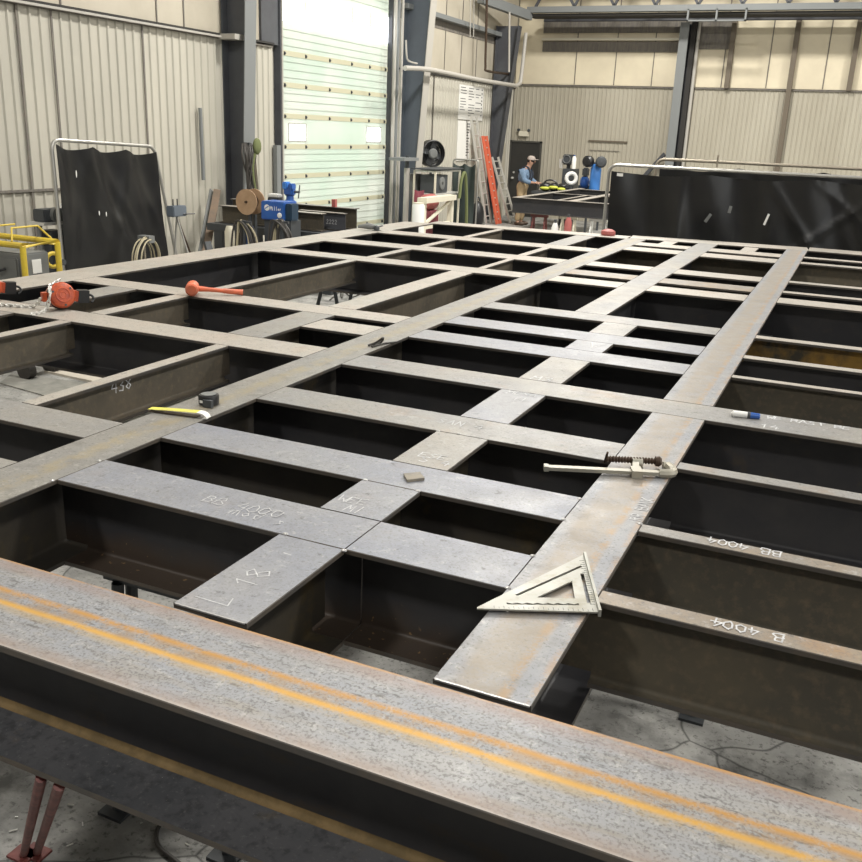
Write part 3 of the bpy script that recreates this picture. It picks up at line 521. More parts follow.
# ------------------------------------------------------------------ things lying on the steel
def chain(mb, pts, link=.024, r=.0035, m=0, w=.55):
    pts = [V(p) for p in pts]; acc = 0; pos = []
    for a, b in zip(pts, pts[1:]):
        L = (b-a).length; n = 0
        while acc <= L: pos.append((a+(b-a)*(acc/L), (b-a).normalized())); acc += link*.72
        acc -= L
    for i, (p, d) in enumerate(pos):
        s, u = basis(d); q = s if i % 2 else u; q = (s+u).normalized() if i % 2 else (s-u).normalized()
        R_ = [p + d*(math.cos(t)*link*.5) + q*(math.sin(t)*link*w*.5) for t in [2*PI*j/8 for j in range(8)]]
        mb.tube(R_, r, 5, m, closed=True)
def hoist(c, ax, label, chains=True):
    t = thing('chain_hoist', label, 'chain hoist', (c.x, c.y, DT), 'orange chain hoists'); ax = V(ax).normalized(); s, u = basis(ax)
    c = V(c)
    MB().lathe(c-ax*.055, ax, [(0, 0), (.070, 0), (.085, .012), (.088, .03), (.088, .06)], 28).build('gear_cover', 'orange', t)
    MB().lathe(c+ax*.0, ax, [(.088, 0), (.092, .004), (.092, .024), (.088, .028)], 28).build('body_band', 'black', t)
    f = MB().lathe(c+ax*.028, ax, [(.088, 0), (.088, .02), (.078, .035), (.05, .042), (0, .042)], 28).build('front_cover', 'orange', t)
    MB().torus(c+ax*.070, ax, .045, .006, 24, 6).torus(c+ax*.070, ax, .022, .005, 18, 6).build('cover_rib', 'orange', f)
    for k in range(3):
        a = 2*PI*k/3+.4; MB().cyl(c+ax*.05+s*math.cos(a)*.068+u*math.sin(a)*.068, c+ax*.072+s*math.cos(a)*.068+u*math.sin(a)*.068, .008, n=6).build('cap_bolt', 'machine_dark', f)
    w = 1 if s.x > 0 else -1
    d = s*w
    MB().box((0, 0, 0), (0, 0, 0)).v
    MB().bar(c+d*.06+ax*.0, c+d*.115-V((0, 0, .01)), .06, .07).build('hook_block', 'orange', t)
    MB().bar(c+d*.115-V((0, 0, .012)), c+d*.19-V((0, 0, .018)), .06, .085).build('top_block', 'black', t)
    MB().torus(c+d*.20-V((0, 0, .035)), (ax+V((0, 0, .4))), .028, .008, 14, 8, a0=0, a1=4.6).build('hook', 'black', t)
    MB().bar(c-d*.06, c-d*.12+V((0, 0, .0)), .045, .06).build('chain_guide', 'orange', t)
    if chains:
        mb = MB(); g = c-d*.10
        chain(mb, smooth_path([g+V((-.03, -.01, -.02)), V((g.x-.12, g.y-.0, DT+.012)), V((g.x-.3, g.y-.06, DT+.012)), V((g.x-.62, g.y-.10, DT+.012))]), .036, .0058)
        mb.build('load_chain', 'alu', t); mb = MB()
        chain(mb, smooth_path([c+u*.10+ax*.02, c-d*.07+u*.06+ax*.05, c-d*.09+ax*.08, V((c.x, c.y-.14, DT+.012)), V((c.x+.02, c.y-.27, DT+.01))]), .036, .0058)
        mb.build('hand_chain', 'alu', t)
    t.scale = (.85, .85, .85)
    return t
c = P(61, 309); c = V((c.x, c.y, DT+.092))
hoist(c, (.85, -.42, .22), 'orange chain hoist with its chain trailing over the left bays')
c = P(-6, 301); hoist(V((c.x-.05, c.y, DT+.092)), (.85, -.42, .22), 'orange chain hoist cut by the left edge of the picture, beside the other hoist', False)
# mallet
a = P(191, 295); b = P(243, 295.5)
t = thing('dead_blow_mallet', 'orange plastic mallet lying on a left cross beam', 'mallet', (a.x, a.y, DT)); a = V((a.x, a.y, DT+.045)); b = V((b.x, b.y, DT+.02)); d = (b-a).normalized(); s = V((d.y, -d.x, 0))
MB().lathe(a-s*.055+d*.01, s, [(0, -.02), (.030, -.02), (.040, -.012), (.042, .01), (.036, .03), (.036, .08), (.042, .10), (.040, .122), (.030, .13), (0, .13)], 20).build('head', 'orange_mallet', t)
MB().tube([a+d*.03, a+d*.12, a+d*.2, b-d*.12, b-d*.02, b], [.02, .014, .013, .017, .018, .020], 12).build('handle', 'orange_mallet', t)
# tape measure
c = P(209, 404); t = thing('tape_measure', 'round black tape measure on the long left girder', 'tape measure', (c.x, c.y, DT)); c = V((c.x, c.y, DT))
prof = [(0, 0), (.036, 0), (.040, .004), (.041, .034), (.038, .040), (.0, .041)]
MB().lathe(c, (0, 0, 1), prof, 28).build('case', 'black', t)
MB().lathe(c+V((0, 0, .041)), (0, 0, 1), [(0, 0), (.027, 0), (.030, .002), (0, .003)], 24).build('top_cover', 'machine', t)
MB().box((c.x+.005, c.y-.046, DT+.001), (c.x+.045, c.y-.03, DT+.03)).build('belt_clip', 'machine_dark', t)
MB().box((c.x-.012, c.y-.0425, DT+.014), (c.x+.008, c.y-.0405, DT+.024)).build('badge', 'paper', t)
# curled blade of yellow tape
a = P(150, 411); b = P(199, 417); e = P(215, 423)
t = thing('measuring_strip', 'loose strip of yellow measuring tape with a curled white end on the left girder', 'tape strip', (a.x, a.y, DT))
def ribbon(pts, side, w, mname, nm):
    mb = MB(); side = V(side).normalized(); n = len(pts); th = .0012
    vs = []
    for i, p in enumerate(pts):
        p = V(p)
        for q in (-1, 1): vs.append(p+side*(q*w/2)); 
        for q in (1, -1): vs.append(p+side*(q*w/2)-V((0, 0, th)))
    fs = []
    for i in range(n-1):
        for k in range(4): fs.append((i*4+k, i*4+(k+1) % 4, (i+1)*4+(k+1) % 4, (i+1)*4+k))
    fs += [(3, 2, 1, 0), tuple((n-1)*4+k for k in range(4))]
    mb.add(vs, fs); return mb.build(nm, mname, t, recalc=True)
dd = (b-a).normalized(); sd = V((-dd.y, dd.x, 0))
ribbon([V((a.x, a.y, DT+.012)), V(((a.x*.7+b.x*.3), (a.y*.7+b.y*.3), DT+.016)), V(((a.x+b.x)/2, (a.y+b.y)/2, DT+.018)), V((b.x, b.y, DT+.022))], sd, .034, 'yellow_tape', 'blade')
ribbon([V((a.x, a.y, DT+.004))-dd*.0, V((b.x, b.y, DT+.004))], sd, .034, 'thread', 'under_side')
pts = []
for k in range(10):
    an = PI/2 - k*(PI*.9)/9; r = .03
    pts.append(V((b.x, b.y, DT+.022-r)) + dd*(.01+r*math.cos(an)*1.1) + V((0, 0, r*math.sin(an))))
ribbon([V((b.x, b.y, DT+.0225))]+[p if p.z > DT+.002 else V((p.x, p.y, DT+.002)) for p in pts], sd, .034, 'paper', 'curled_end')
# speed square
zt = DT+.012
P0, P1, P2 = [V((q.x, q.y, 0)) for q in (P(474.5, 608.3, zt), P(583.5, 554.5, zt), P(598.5, 612, zt))]
t = thing('speed_square', 'triangular aluminium rafter square lying across the right girder', 'square', ((P0+P1+P2)/3).to_tuple()[:2]+(DT,))
def tri(bx): return P0*bx[0]+P1*bx[1]+P2*bx[2]
def Z(p, z=zt): return V((p.x, p.y, z))
def lerp(a, b, k): return a+(b-a)*k
def slot(a, b, w):          # thin slot between two points
    d = (b-a).normalized(); s = V((-d.y, d.x, 0))*w/2; return [Z(a+s), Z(a-s), Z(b-s), Z(b+s)]
def zz_(x, y): return P(x, y, zt)
cen = [zz_(536.7, 597.3), zz_(572, 581), zz_(575, 598.3)]
s1 = slot(zz_(516.5, 595.3), zz_(581.5, 566), .008); s2 = slot(zz_(582, 573.5), zz_(589, 603), .009)
q0, q1 = zz_(507, 604), zz_(579, 604.8); zig = []; nz = 14; dv = (q1-q0); nn = V((-dv.y, dv.x, 0)).normalized()
for i in range(nz+1): zig.append(Z(q0+dv*(i/nz)+nn*(.002 if i % 2 else .008)))
for i in range(nz, -1, -1): zig.append(Z(q0+dv*(i/nz)-nn*.002))
tipc = [Z(lerp(P0, P2, .02)), Z(P2), Z(P1), Z(lerp(P0, P1, .02))]
body = MB().prism(tipc, (0, 0, -.004), holes=[cen, s1, s2, zig]).build('plate', 'alu_square', t, smooth=False, recalc=True)
fd = (P1-P2).normalized(); fo = V((fd.y, -fd.x, 0)); fo = fo if fo.dot(P0-P2) < 0 else -fo
MB().bar(Z(P2-fd*.003+fo*.003, zt-.002), Z(P1+fd*.002+fo*.003, zt-.002), .007, .018).build('fence', 'alu_square', t)
mb = MB()
for i in range(1, 22):
    p = lerp(P0, P2, .12+i*.04); L_ = .012 if i % 2 else .007; nrm = V((-(P2-P0).y, (P2-P0).x, 0)).normalized(); nrm = nrm if nrm.dot(P1-P0) > 0 else -nrm
    mb.bar(Z(p+nrm*.003, zt+.0004), Z(p+nrm*(.003+L_), zt+.0004), .0012, .0005)
    p = lerp(P2, P1, .08+i*.038); n2 = -fo
    mb.bar(Z(p+n2*.003, zt+.0004), Z(p+n2*(.003+L_), zt+.0004), .0012, .0005)
mb.build('scale_marking', 'machine_dark', body, smooth=False)
# bar clamp
zb = DT+.014
t = thing('bar_clamp', 'steel bar clamp with a threaded screw lying across the right girder', 'clamp', (P(640, 468).x, P(640, 468).y, DT))
a = P(545, 467.5, zb); b = P(668, 473.5, zb); d = (b-a).normalized(); s = V((-d.y, d.x, 0))
MB().bar(a, b-d*.01, .026, .012).bar(a-d*.004, a+d*.012, .030, .018).build('bar', 'clamp', t)
MB().tube(smooth_path([b-d*.03, b, b+d*.018+s*.012, b+d*.022+s*.04, b+d*.016+s*.075], 5), [.016]*21, 8).build('fixed_jaw', 'clamp', t)
MB().lathe(b+d*.005+s*.078, -d, [(0, -.004), (.014, -.004), (.014, .006), (0, .006)], 14).build('jaw_pad', 'clamp', t)
j = P(637, 474, zb); j = a+d*((j-a).dot(d))
MB().bar(j-s*.03, j+s*.022, .034, .026).bar(j+s*.01, j+s*.118+d*.02, .022, .024).lathe(j+s*.085+d*.002, d, [(0, 0), (.019, 0), (.019, .034), (0, .034)], 14).build('sliding_arm', 'clamp', t)
sc0 = j+s*.09-d*.088+V((0, 0, .010)); sc1 = j+s*.09+d*.085+V((0, 0, .010))
prof = [(0, 0)]; L_ = (sc1-sc0).length; n = 17
for i in range(n): h = L_*i/n; prof += [(.0085, h), (.0125, h+L_/n*.45)]
prof += [(.0085, L_), (0, L_)]
scw = MB().lathe(sc0, d, prof, 14).build('screw', 'thread', t)
MB().cyl(sc0+V((0, 0, -.02))+s*.02, sc0+V((0, 0, .02))-s*.02+V((0, 0, .01)), .004, n=8).build('tommy_bar', 'thread', scw)
MB().lathe(sc1, d, [(0, -.004), (.017, -.004), (.019, .008), (.013, .016), (0, .016)], 14).build('swivel_pad', 'thread', scw)
# marker
a = P(731, 413.5, DT+.011); b = P(760, 416.5, DT+.011); t = thing('paint_marker', 'white paint marker with blue cap on the right cross beam', 'marker', (a.x, a.y, DT))
MB().tube([a, lerp(a, b, .08), lerp(a, b, .6)], [.006, .014, .014], 12).build('barrel', 'white', t); MB().tube([lerp(a, b, .6), lerp(a, b, .97), b], [.0145, .012, .009], 12).build('cap', 'blue', t)
MB().lathe(lerp(a, b, .56), (b-a), [(.0145, 0), (.0152, .002), (.0152, .01), (.0145, .012)], 12).build('ring', 'machine_dark', t)
# scrap plate
p = [P(403.5, 476), P(420, 474.5), P(424.5, 480.5), P(407, 482.5)]
tag(MB().prism([V((q.x, q.y, DT+.0005)) for q in p], (0, 0, .009)).build('steel_scrap', 'plate', at=(p[0].x, p[0].y, DT), recalc=True), 'small square of scrap steel plate on the second cross beam', 'scrap plate')
# wire off-cuts on the girder
a = P(366, 344, DT+.004)
tag(MB().tube(smooth_path([P(368, 345.5, DT+.004), P(376, 342.5, DT+.02), P(383, 338, DT+.05), P(381, 342, DT+.006), P(372, 346.5, DT+.004)]), .006, 6).tube(smooth_path([P(372, 347, DT+.004), P(384, 343.5, DT+.006), P(397, 342, DT+.004)]), .005, 6).build('wire_offcut', 'rubber', at=a), 'bent piece of black wire on the left girder', 'wire')
# grinder on the far left edge girder
c = P(368, 230); tg = t = thing('angle_grinder', 'grey angle grinder resting on the far left edge girder', 'grinder', (c.x, c.y, DT)); c = V((c.x, c.y, DT+.075))
MB().tube([c+V((-.22, -.05, -.01)), c+V((-.1, -.02, 0)), c+V((.02, 0, .01)), c+V((.14, .02, 0))], [.035, .05, .07, .055], 14).build('motor_body', 'machine', t)
MB().lathe(c+V((.2, .03, -.06)), (0, 0, 1), [(0, 0), (.06, .0), (.065, .03), (.05, .08), (.02, .1), (0, .1)], 16).build('gear_head', 'machine_dark', t)
MB().lathe(c+V((.2, .03, -.072)), (0, 0, 1), [(0, 0), (.1, 0), (.1, .004), (0, .004)], 20).build('disc', 'black', t)
MB().cyl(c+V((.2, .09, 0)), c+V((.24, .24, .02)), .018, .016, 10).build('side_handle', 'machine_dark', t)
tg.scale = (.5, .5, .5)
# ------------------------------------------------------------------ the building
XW, YW = -9.5, 26.6; CZ = 8.6; XR, YF = 10.5, -7.0
struct(MB().box((XW-.3, YF, -.1), (XR, YW+.3, 0)).build('floor', 'concrete', smooth=False))
struct(MB().box((XW-.3, YF, CZ), (XR, YW+.3, CZ+.1)).build('ceiling', 'foil', smooth=False))
struct(MB().box((XR, YF, 0), (XR+.1, YW, CZ)).build('wall_right', 'liner', smooth=False))
struct(MB().box((XW, YF-.1, 0), (XR, YF, CZ)).build('wall_front', 'primer', smooth=False))
DY0, DY1, DZ = 14.56, 18.66, 5.6
wl = struct(MB().box((XW-.25, YF, 0), (XW-.1, DY0, CZ)).box((XW-.25, DY1, 0), (XW-.1, YW, CZ)).box((XW-.25, DY0, DZ), (XW-.1, DY1, CZ)).build('wall_left', 'liner', smooth=False))
wb = struct(MB().box((XW-.25, YW+.1, 0), (XR, YW+.25, CZ)).build('wall_back', 'liner_back', smooth=False))
def ribs(p0, p1, z0, z1, nrm, pitch, dep=.022, rib=.05):
    p0 = V(p0); p1 = V(p1); d = (p1-p0); L = d.length; d.normalize(); nrm = V(nrm); n = int(L/pitch); mb = MB(); pr = []
    for i in range(n):
        s = i*pitch; pr += [(s, 0), (s+pitch-rib, 0), (s+pitch-rib*.7, dep), (s+pitch-rib*.3, dep)]
    pr.append((L, 0)); k = len(pr)
    vs = [p0+d*a+nrm*b+V((0, 0, z)) for z in (z0, z1) for a, b in pr]
    mb.add(vs, [(i, i+1, k+i+1, k+i) for i in range(k-1)]); return mb
GZ = 3.53
for i, (a, b, z1) in enumerate(((2.0, DY0-.25, GZ), (DY1+.25, YW, GZ))):
    mb = ribs((XW-.02, a, 0), (XW-.02, b, 0), 0, z1, (1, 0, 0), .165)
    m2 = MB()
    mb.build('liner_panel', 'liner', wl, smooth=False)
    MB().box((XW-.1, a, GZ+.06), (XW-.03, b, CZ)).build('insulation_facing', 'cream', wl, smooth=False)
for y in (8.86, 9.40, 11.05, 19.9, 21.0):
    MB().bar((XW+.004, y, 0), (XW+.004, y, GZ), .03, .012, hint=(1, 0, 0)).build('panel_lap', 'dirt_shade', wl, smooth=False)
for y in (8.0, 9.6, 11.4, 12.0, 20.7, 21.6, 22.6, 23.6):
    MB().bar((XW-.022, y, GZ+.07), (XW-.022, y, CZ), .022, .012, hint=(1, 0, 0)).build('facing_seam', 'dirt_shade', wl, smooth=False)
MB().box((XW-.02, 2.0, 1.37), (XW+.02, 9.6, 1.40)).build('lap_strip', 'dirt_shade', wl, smooth=False)
n = 0
def trim(mb, m='rail'):
    global n; n += 1; return struct(mb.build('trim_%d' % n, m, smooth=False))
# girts
trim(MB().box((XW-.05, 2.0, GZ-.0), (XW+.03, DY0-.3, GZ+.025)), 'dirt_shade'); trim(MB().box((XW-.05, 2.0, GZ+.045), (XW+.06, DY0-.3, GZ+.075)), 'dark'); trim(MB().box((XW+.0, 2.0, GZ+.012), (XW+.09, DY0-.9, GZ+.04)), 'rail')
trim(MB().box((XW-.05, DY1+.3, GZ), (XW+.03, YW, GZ+.03)), 'dark')
trim(MB().box((XW-.02, DY1+.5, 4.74), (XW+.16, 25.2, 4.84)), 'primer_light'); trim(MB().box((XW-.06, DY1+.5, 4.55), (XW-.02, 25.2, 4.74)), 'dirt_shade')
# girt lap notches (dark scallops under the girt)
# back wall
GB = 3.62
ribs((XW, YW, 0), (XR, YW, 0), 0, GB, (0, -1, 0), .118, .016, .04).build('liner_panel', 'liner_back', wb, smooth=False)
MB().box((XW, YW+.02, GB+.05), (XR, YW+.09, CZ)).build('insulation_facing', 'cream_back', wb, smooth=False)
trim(MB().box((XW, YW-.05, GB), (XR, YW+.02, GB+.035)), 'dirt_shade')
for px in (574, 613.5, 651, 721, 766, 823):
    a = onY(px, 85, YW); MB().box((a.x-.012, YW+.005, GB+.06), (a.x+.012, YW+.02, 7)).build('facing_seam', 'dirt_shade', wb, smooth=False)
trim(MB().box((-8.75, YW-.14, 4.80), (-4.95, YW-.02, 4.86)), 'offwhite'); trim(MB().box((-8.75, YW-.02, 4.52), (-4.95, YW+.015, 4.78)), 'dirt_shade')  # second band is the girt, its shadow painted in as a dark colour
trim(MB().box((-8.75, YW-.03, 5.0), (-3.9, YW+.015, 5.28)), 'dirt_shade'); trim(MB().box((-4.7, YW-.02, 4.6), (-3.7, YW+.018, 5.28)), 'dirt_shade')
for (x, z0, z1) in ((-3.64, GB+.03, 5.3), (-2.10, 0, 5.3), (-.70, GB+.03, 5.3), (.75, 0, 5.3)):
    trim(MB().box((x-.06, YW-.16, z0), (x+.06, YW-.02, z1)), 'brown')
MB().box((-7.2, YW-.05, 2.19), (-6.1, YW-.0165, 2.23)).build('wall_bar', 'brown', wb, smooth=False)
MB().box((-7.16, YW-.03, 1.95), (-6.3, YW-.0165, 1.965)).build('wall_bar', 'dirt_shade', wb, smooth=False)
# columns
def column(label, x0, y, z0, z1, wx0, wx1, fw_, m, m2, braces=()):
    t = thing('steel_column', label, 'column', (x0, y, 0), None, 'thing')
    a, b = wx0, wx1        # depth at foot, depth at top
    MB().prism([V((x0, y-.006, z0)), V((x0+a, y-.006, z0)), V((x0+b, y-.006, z1)), V((x0, y-.006, z1))], (0, .012, 0)).build('web', m, t, recalc=True)
    MB().bar((x0+a, y, z0), (x0+b, y, z1), fw_, .016, hint=(1, 0, 0)).build('inner_flange', m2, t)
    MB().bar((x0+.008, y, z0), (x0+.008, y, z1), fw_, .016, hint=(1, 0, 0)).build('outer_flange', m, t)
    MB().box((x0-.0, y-fw_/2-.03, 0), (x0+a+.06, y+fw_/2+.03, .02)).build('base_plate', m, t)
    return t
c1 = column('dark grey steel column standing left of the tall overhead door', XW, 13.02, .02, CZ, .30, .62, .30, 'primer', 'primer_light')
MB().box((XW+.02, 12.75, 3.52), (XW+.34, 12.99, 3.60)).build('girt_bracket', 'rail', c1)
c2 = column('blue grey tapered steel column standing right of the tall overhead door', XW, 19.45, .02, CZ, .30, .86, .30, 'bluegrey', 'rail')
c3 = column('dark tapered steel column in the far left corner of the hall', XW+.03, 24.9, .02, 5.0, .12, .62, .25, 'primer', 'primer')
# back column
t = thing('steel_column', 'grey steel column against the middle of the back wall', 'column', (-4.8, 26.3, 0), None, 'thing')
MB().box((-4.93, 26.12, .02), (-4.70, 26.14, 5.2)).build('front_flange', 'primer_light', t); MB().box((-4.83, 26.14, .02), (-4.81, 26.5, 5.2)).build('web', 'primer', t); MB().box((-4.93, 26.5, .02), (-4.70, 26.52, 5.2)).build('rear_flange', 'primer', t)
MB().box((-4.97, 26.08, 0), (-4.66, 26.56, .02)).build('base_plate', 'primer', t)
MB().bar((-5.0, 26.3, 1.95), (-5.55, 26.5, 1.3), .06, .1).build('knee_brace', 'primer', t)
MB().cyl((-4.50, 26.42, .0), (-4.50, 26.42, 5.3), .045, n=12).build('downpipe', 'rail', t); MB().box((-4.68, 26.35, .0), (-4.56, 26.55, 5.25)).build('shadow_gap_strip', 'dark', t)  # last box is a dark strip painting the shadow gap beside the column
# girder and truss at the back
t = thing('roof_girder', 'grey steel girder and truss running along the top of the back wall', 'girder', (-2, 26.1, 5.3), None, 'thing')
MB().bar((-8.6, 26.1, 5.28), (6, 26.1, 5.28), .06, .10).build('lower_chord', 'primer', t); MB().box((-8.6, 26.0, 5.325), (6, 26.2, 5.34)).build('chord_flange', 'primer_light', t)
MB().box((-8.8, 25.2, 5.36), (6, 25.4, 5.50)).build('front_chord', 'primer_light', t); MB().box((-8.8, 25.3, 5.28), (6, 25.9, 5.34)).build('gap_strip', 'dark', t)  # second box is a dark strip filling the gap between the chords
for i in range(14):
    x = -8.6+i*1.05; MB().bar((x, 25.3, 5.50), (x+.5, 25.3, 6.4), .06, .06).build('diagonal', 'primer', t); MB().bar((x+.5, 25.3, 6.4), (x+1.05, 25.3, 5.50), .06, .06).build('diagonal', 'primer', t)
MB().box((-8.8, 25.2, 6.38), (6, 25.4, 6.5)).build('upper_chord', 'primer', t)
p = onY(688, 9, 25.1); q = onY(746, 21, 25.1)
for nm_, lo, hi in (('bracket_top', (p.x, 25.05, p.z-.03), (q.x, 25.15, p.z)), ('bracket_bottom', (p.x, 25.05, q.z), (q.x, 25.15, q.z+.03)), ('bracket_stem', (q.x-.04, 25.05, q.z), (q.x, 25.15, p.z)), ('bracket_stem', ((p.x+q.x)/2-.02, 25.05, q.z), ((p.x+q.x)/2+.02, 25.15, p.z)), ('bracket_stem', (p.x, 25.05, q.z), (p.x+.04, 25.15, p.z))): MB().box(lo, hi).build(nm_, 'primer_light', t)
# crane rail beam over the corner
t = thing('runway_beam', 'dark steel beam crossing above the far left corner column', 'girder', (-8.9, 24, 5.1), None, 'thing')
a = onY(495, 4, 24.0); b = onY(530, 14, 24.2)
MB().bar(onX(480, -2, -9.3), onX(530, 16, -8.75), .16, .22).build('rail_beam', 'primer_light', t)
# insulated roof slope between purlins visible at top right is the ceiling
# pipes
def pipe(label, pts, r, m, cat='pipe', name='pipe', kind=None, par=None):
    o = MB().tube(pts, r, 10).build(name, m, at=pts[0] if par is None else None, parent=par); 
    if par is None: tag(o, label, cat, kind='thing')
    return o
pipe('dark pipe dropping and turning along the wall beside the corner column', smooth_path([onX(487, -5, -9.1), onX(486, 40, -9.1), onX(485.5, 66, -9.1), onX(487.5, 71, -9.1), onX(508, 74, -9.1)], 4), .03, 'thread')
pipe('grey pipe running along the wall from the blue grey column to the corner', smooth_path([onX(405, 68, -8.8), onX(432, 70, -8.8), onX(480, 80, -8.8), onX(515, 85.5, -8.8)], 3), .05, 'rail')
pipe('pale pipe rising beside the corner column', smooth_path([onX(515, 86, -8.8), onX(519, 84, -8.8), onX(521, 78, -8.8), onX(526, 33, -8.8)], 4), .05, 'rail')
pipe('slim pipe standing on the corner column face', [onX(509.5, 12, -8.8), onX(509, 72, -8.8)], .025, 'rail', name='hanging_pipe')
for k, (px, m_, r_) in enumerate(((396.5, 'rail', .03), (399.5, 'primer_light', .035), (403.5, 'rail', .028))):
    a = onX(px, -8, XW+.22); b = onX(px-1.0, 215, XW+.22)
    pipe(['slim pale conduit nearest the overhead door', 'darker middle conduit between two pale ones beside the door', 'pale conduit nearest the blue grey column'][k], [V((a.x, a.y, 6.0)), V((a.x, a.y, 0))], r_, m_, 'conduit', 'conduit')
pipe('curved cable loop on the blue grey column', smooth_path([onX(406, 40, -8.8), onX(407, 58, -8.8), onX(411, 62, -8.8), onX(417, 63.5, -8.8)], 5), .018, 'rail', 'cable', 'cable')
for k, px in enumerate((471, 474.5)):
    pipe(['thin hanging rod left of the dark pipe', 'thin hanging rod right next to its twin left of the dark pipe'][k], [onX(px-.5, -4, -9.2), onX(px-1, 37, -9.2)], .012, 'rail', 'rod', 'hanging_rod')
pipe('slim wall conduit hanging on the left wall near the column', [V((XW+.06, 12.2, 2.49)), V((XW+.06, 12.22, 1.42))], .03, 'primer_light', 'conduit', 'wall_mounted_conduit')

# ------------------------------------------------------------------ overhead door
dr = bpy.data.objects.new('door_1', None); COL.objects.link(dr); dr.location = (XW, 16.6, 0); dr['_o'] = (XW, 16.6, 0); struct(dr)
seams = [0, .36, .88, 1.40, 1.92, 2.44, 2.96, 3.48, 4.00, 4.50, 5.02, 5.55]
xd = XW-.06
wy = ((14.83, 15.42), (17.78, 18.42))
for i, (z0, z1) in enumerate(zip(seams, seams[1:])):
    if i == 8:
        s_ = MB()
        s_.box((xd-.02, DY0, z0), (xd+.02, DY1, z1)).build('glazed_section', 'daylight_fill', dr, smooth=False)
        for y in (15.4, 16.25, 17.1, 17.85): MB().box((xd+.02, y-.02, z0+.22), (xd+.04, y+.02, z1)).build('stile', 'seamband', dr, smooth=False)
        continue
    if i == 4:
        zz0, zz1 = 2.02, 2.32; mb = MB(); ys = [DY0, wy[0][0], wy[0][1], wy[1][0], wy[1][1], DY1]
        for k in range(5):
            if k in (1, 3):
                mb.box((xd-.02, ys[k], z0), (xd+.02, ys[k+1], zz0)).box((xd-.02, ys[k], zz1), (xd+.02, ys[k+1], z1))
            else: mb.box((xd-.02, ys[k], z0), (xd+.02, ys[k+1], z1))
        o = mb.build('door_section', 'fiberglass', dr, smooth=False)
        for a, b in wy:
            MB().box((xd-.01, a, zz0), (xd+.005, b, zz1)).build('window_pane', 'daylight_fill', o, smooth=False)
            MB().torus((xd+.02, (a+b)/2, (zz0+zz1)/2), (1, 0, 0), .01, .001, 4, 3)
            f = MB()
            for (p, q) in (((a, zz0), (b, zz0)), ((a, zz1), (b, zz1)), ((a, zz0), (a, zz1)), ((b, zz0), (b, zz1))): f.bar((xd+.02, p[0], p[1]), (xd+.02, q[0], q[1]), .02, .02)
            f.build('window_frame', 'rail', o)
        continue
    pr = []
    mb = MB().box((xd-.02, DY0, z0), (xd+.02, DY1, z1))
    for k in range(1, 4):
        z = z0+(z1-z0)*k/4; mb.box((xd+.02, DY0, z-.006), (xd+.028, DY1, z+.006))
    mb.build('door_section', 'fiberglass', dr, smooth=False)
for z in seams[1:-1]:
    if z in (4.0, 4.5): continue
    o = MB().box((xd+.018, DY0, z-.035), (xd+.03, DY1, z+.05)).build('section_seam', 'seamband', dr, smooth=False)
    for y in (14.7, 15.4, 16.25, 17.1, 17.85, 18.55):
        MB().box((xd+.03, y-.02, z-.03), (xd+.04, y+.02, z+.03)).ball((xd+.042, y, z), .022, 8, 6).build('hinge', 'machine_dark', o)
for y, s in ((DY0-.06, -1), (DY1+.06, 1)):
    MB().box((XW-.08, y-.05, 0), (XW+.05, y+.04, 7.0)).build('door_track', 'primer', dr); MB().box((XW+.05, y-.02, 0), (XW+.07, y+.01, 7.0)).build('track_lip', 'rail', dr)
MB().box((XW-.1, DY0-.62, GZ+.05), (XW+.02, DY0-.12, 7)).build('jamb_plate', 'primer', dr)
# ------------------------------------------------------------------ back man door
d2 = bpy.data.objects.new('door_2', None); COL.objects.link(d2); d2['_o'] = (-8.98, YW, 0); d2.location = d2['_o']; struct(d2)
x0, x1 = -9.46, -8.60
MB().box((x0, YW-.07, .0), (x1, YW-.02, 2.08)).build('door_leaf', 'door', d2, smooth=False)
MB().box((x0-.05, YW-.1, 0), (x0, YW-.02, 2.13)).box((x1, YW-.1, 0), (x1+.05, YW-.02, 2.13)).box((x0-.05, YW-.1, 2.08), (x1+.05, YW-.02, 2.13)).build('door_frame', 'frame_dark', d2, smooth=False)
MB().cyl((x0+.1, YW-.07, 1.08), (x0+.1, YW-.12, 1.08), .035, n=12).ball((x0+.1, YW-.14, 1.08), .035).build('door_knob', 'alu', d2)
MB().cyl((x0+.12, YW-.07, 1.24), (x0+.12, YW-.09, 1.24), .03, n=12).build('deadbolt', 'alu', d2)
p = onY(524, 133, YW-.05)
t = thing('emergency_light', 'small twin-head emergency light mounted above the dark back door', 'emergency light', (p.x, YW-.02, p.z))
MB().box((p.x-.14, YW-.1, p.z-.09), (p.x+.14, YW-.02, p.z+.05)).build('battery_box', 'offwhite', t)
for s in (-1, 1): MB().lathe((p.x+s*.15, YW-.08, p.z+.08), (s*.3, -1, -.2), [(0, -.03), (.03, -.03), (.045, .03), (0, .035)], 12).build('lamp_head', 'machine_dark', t)
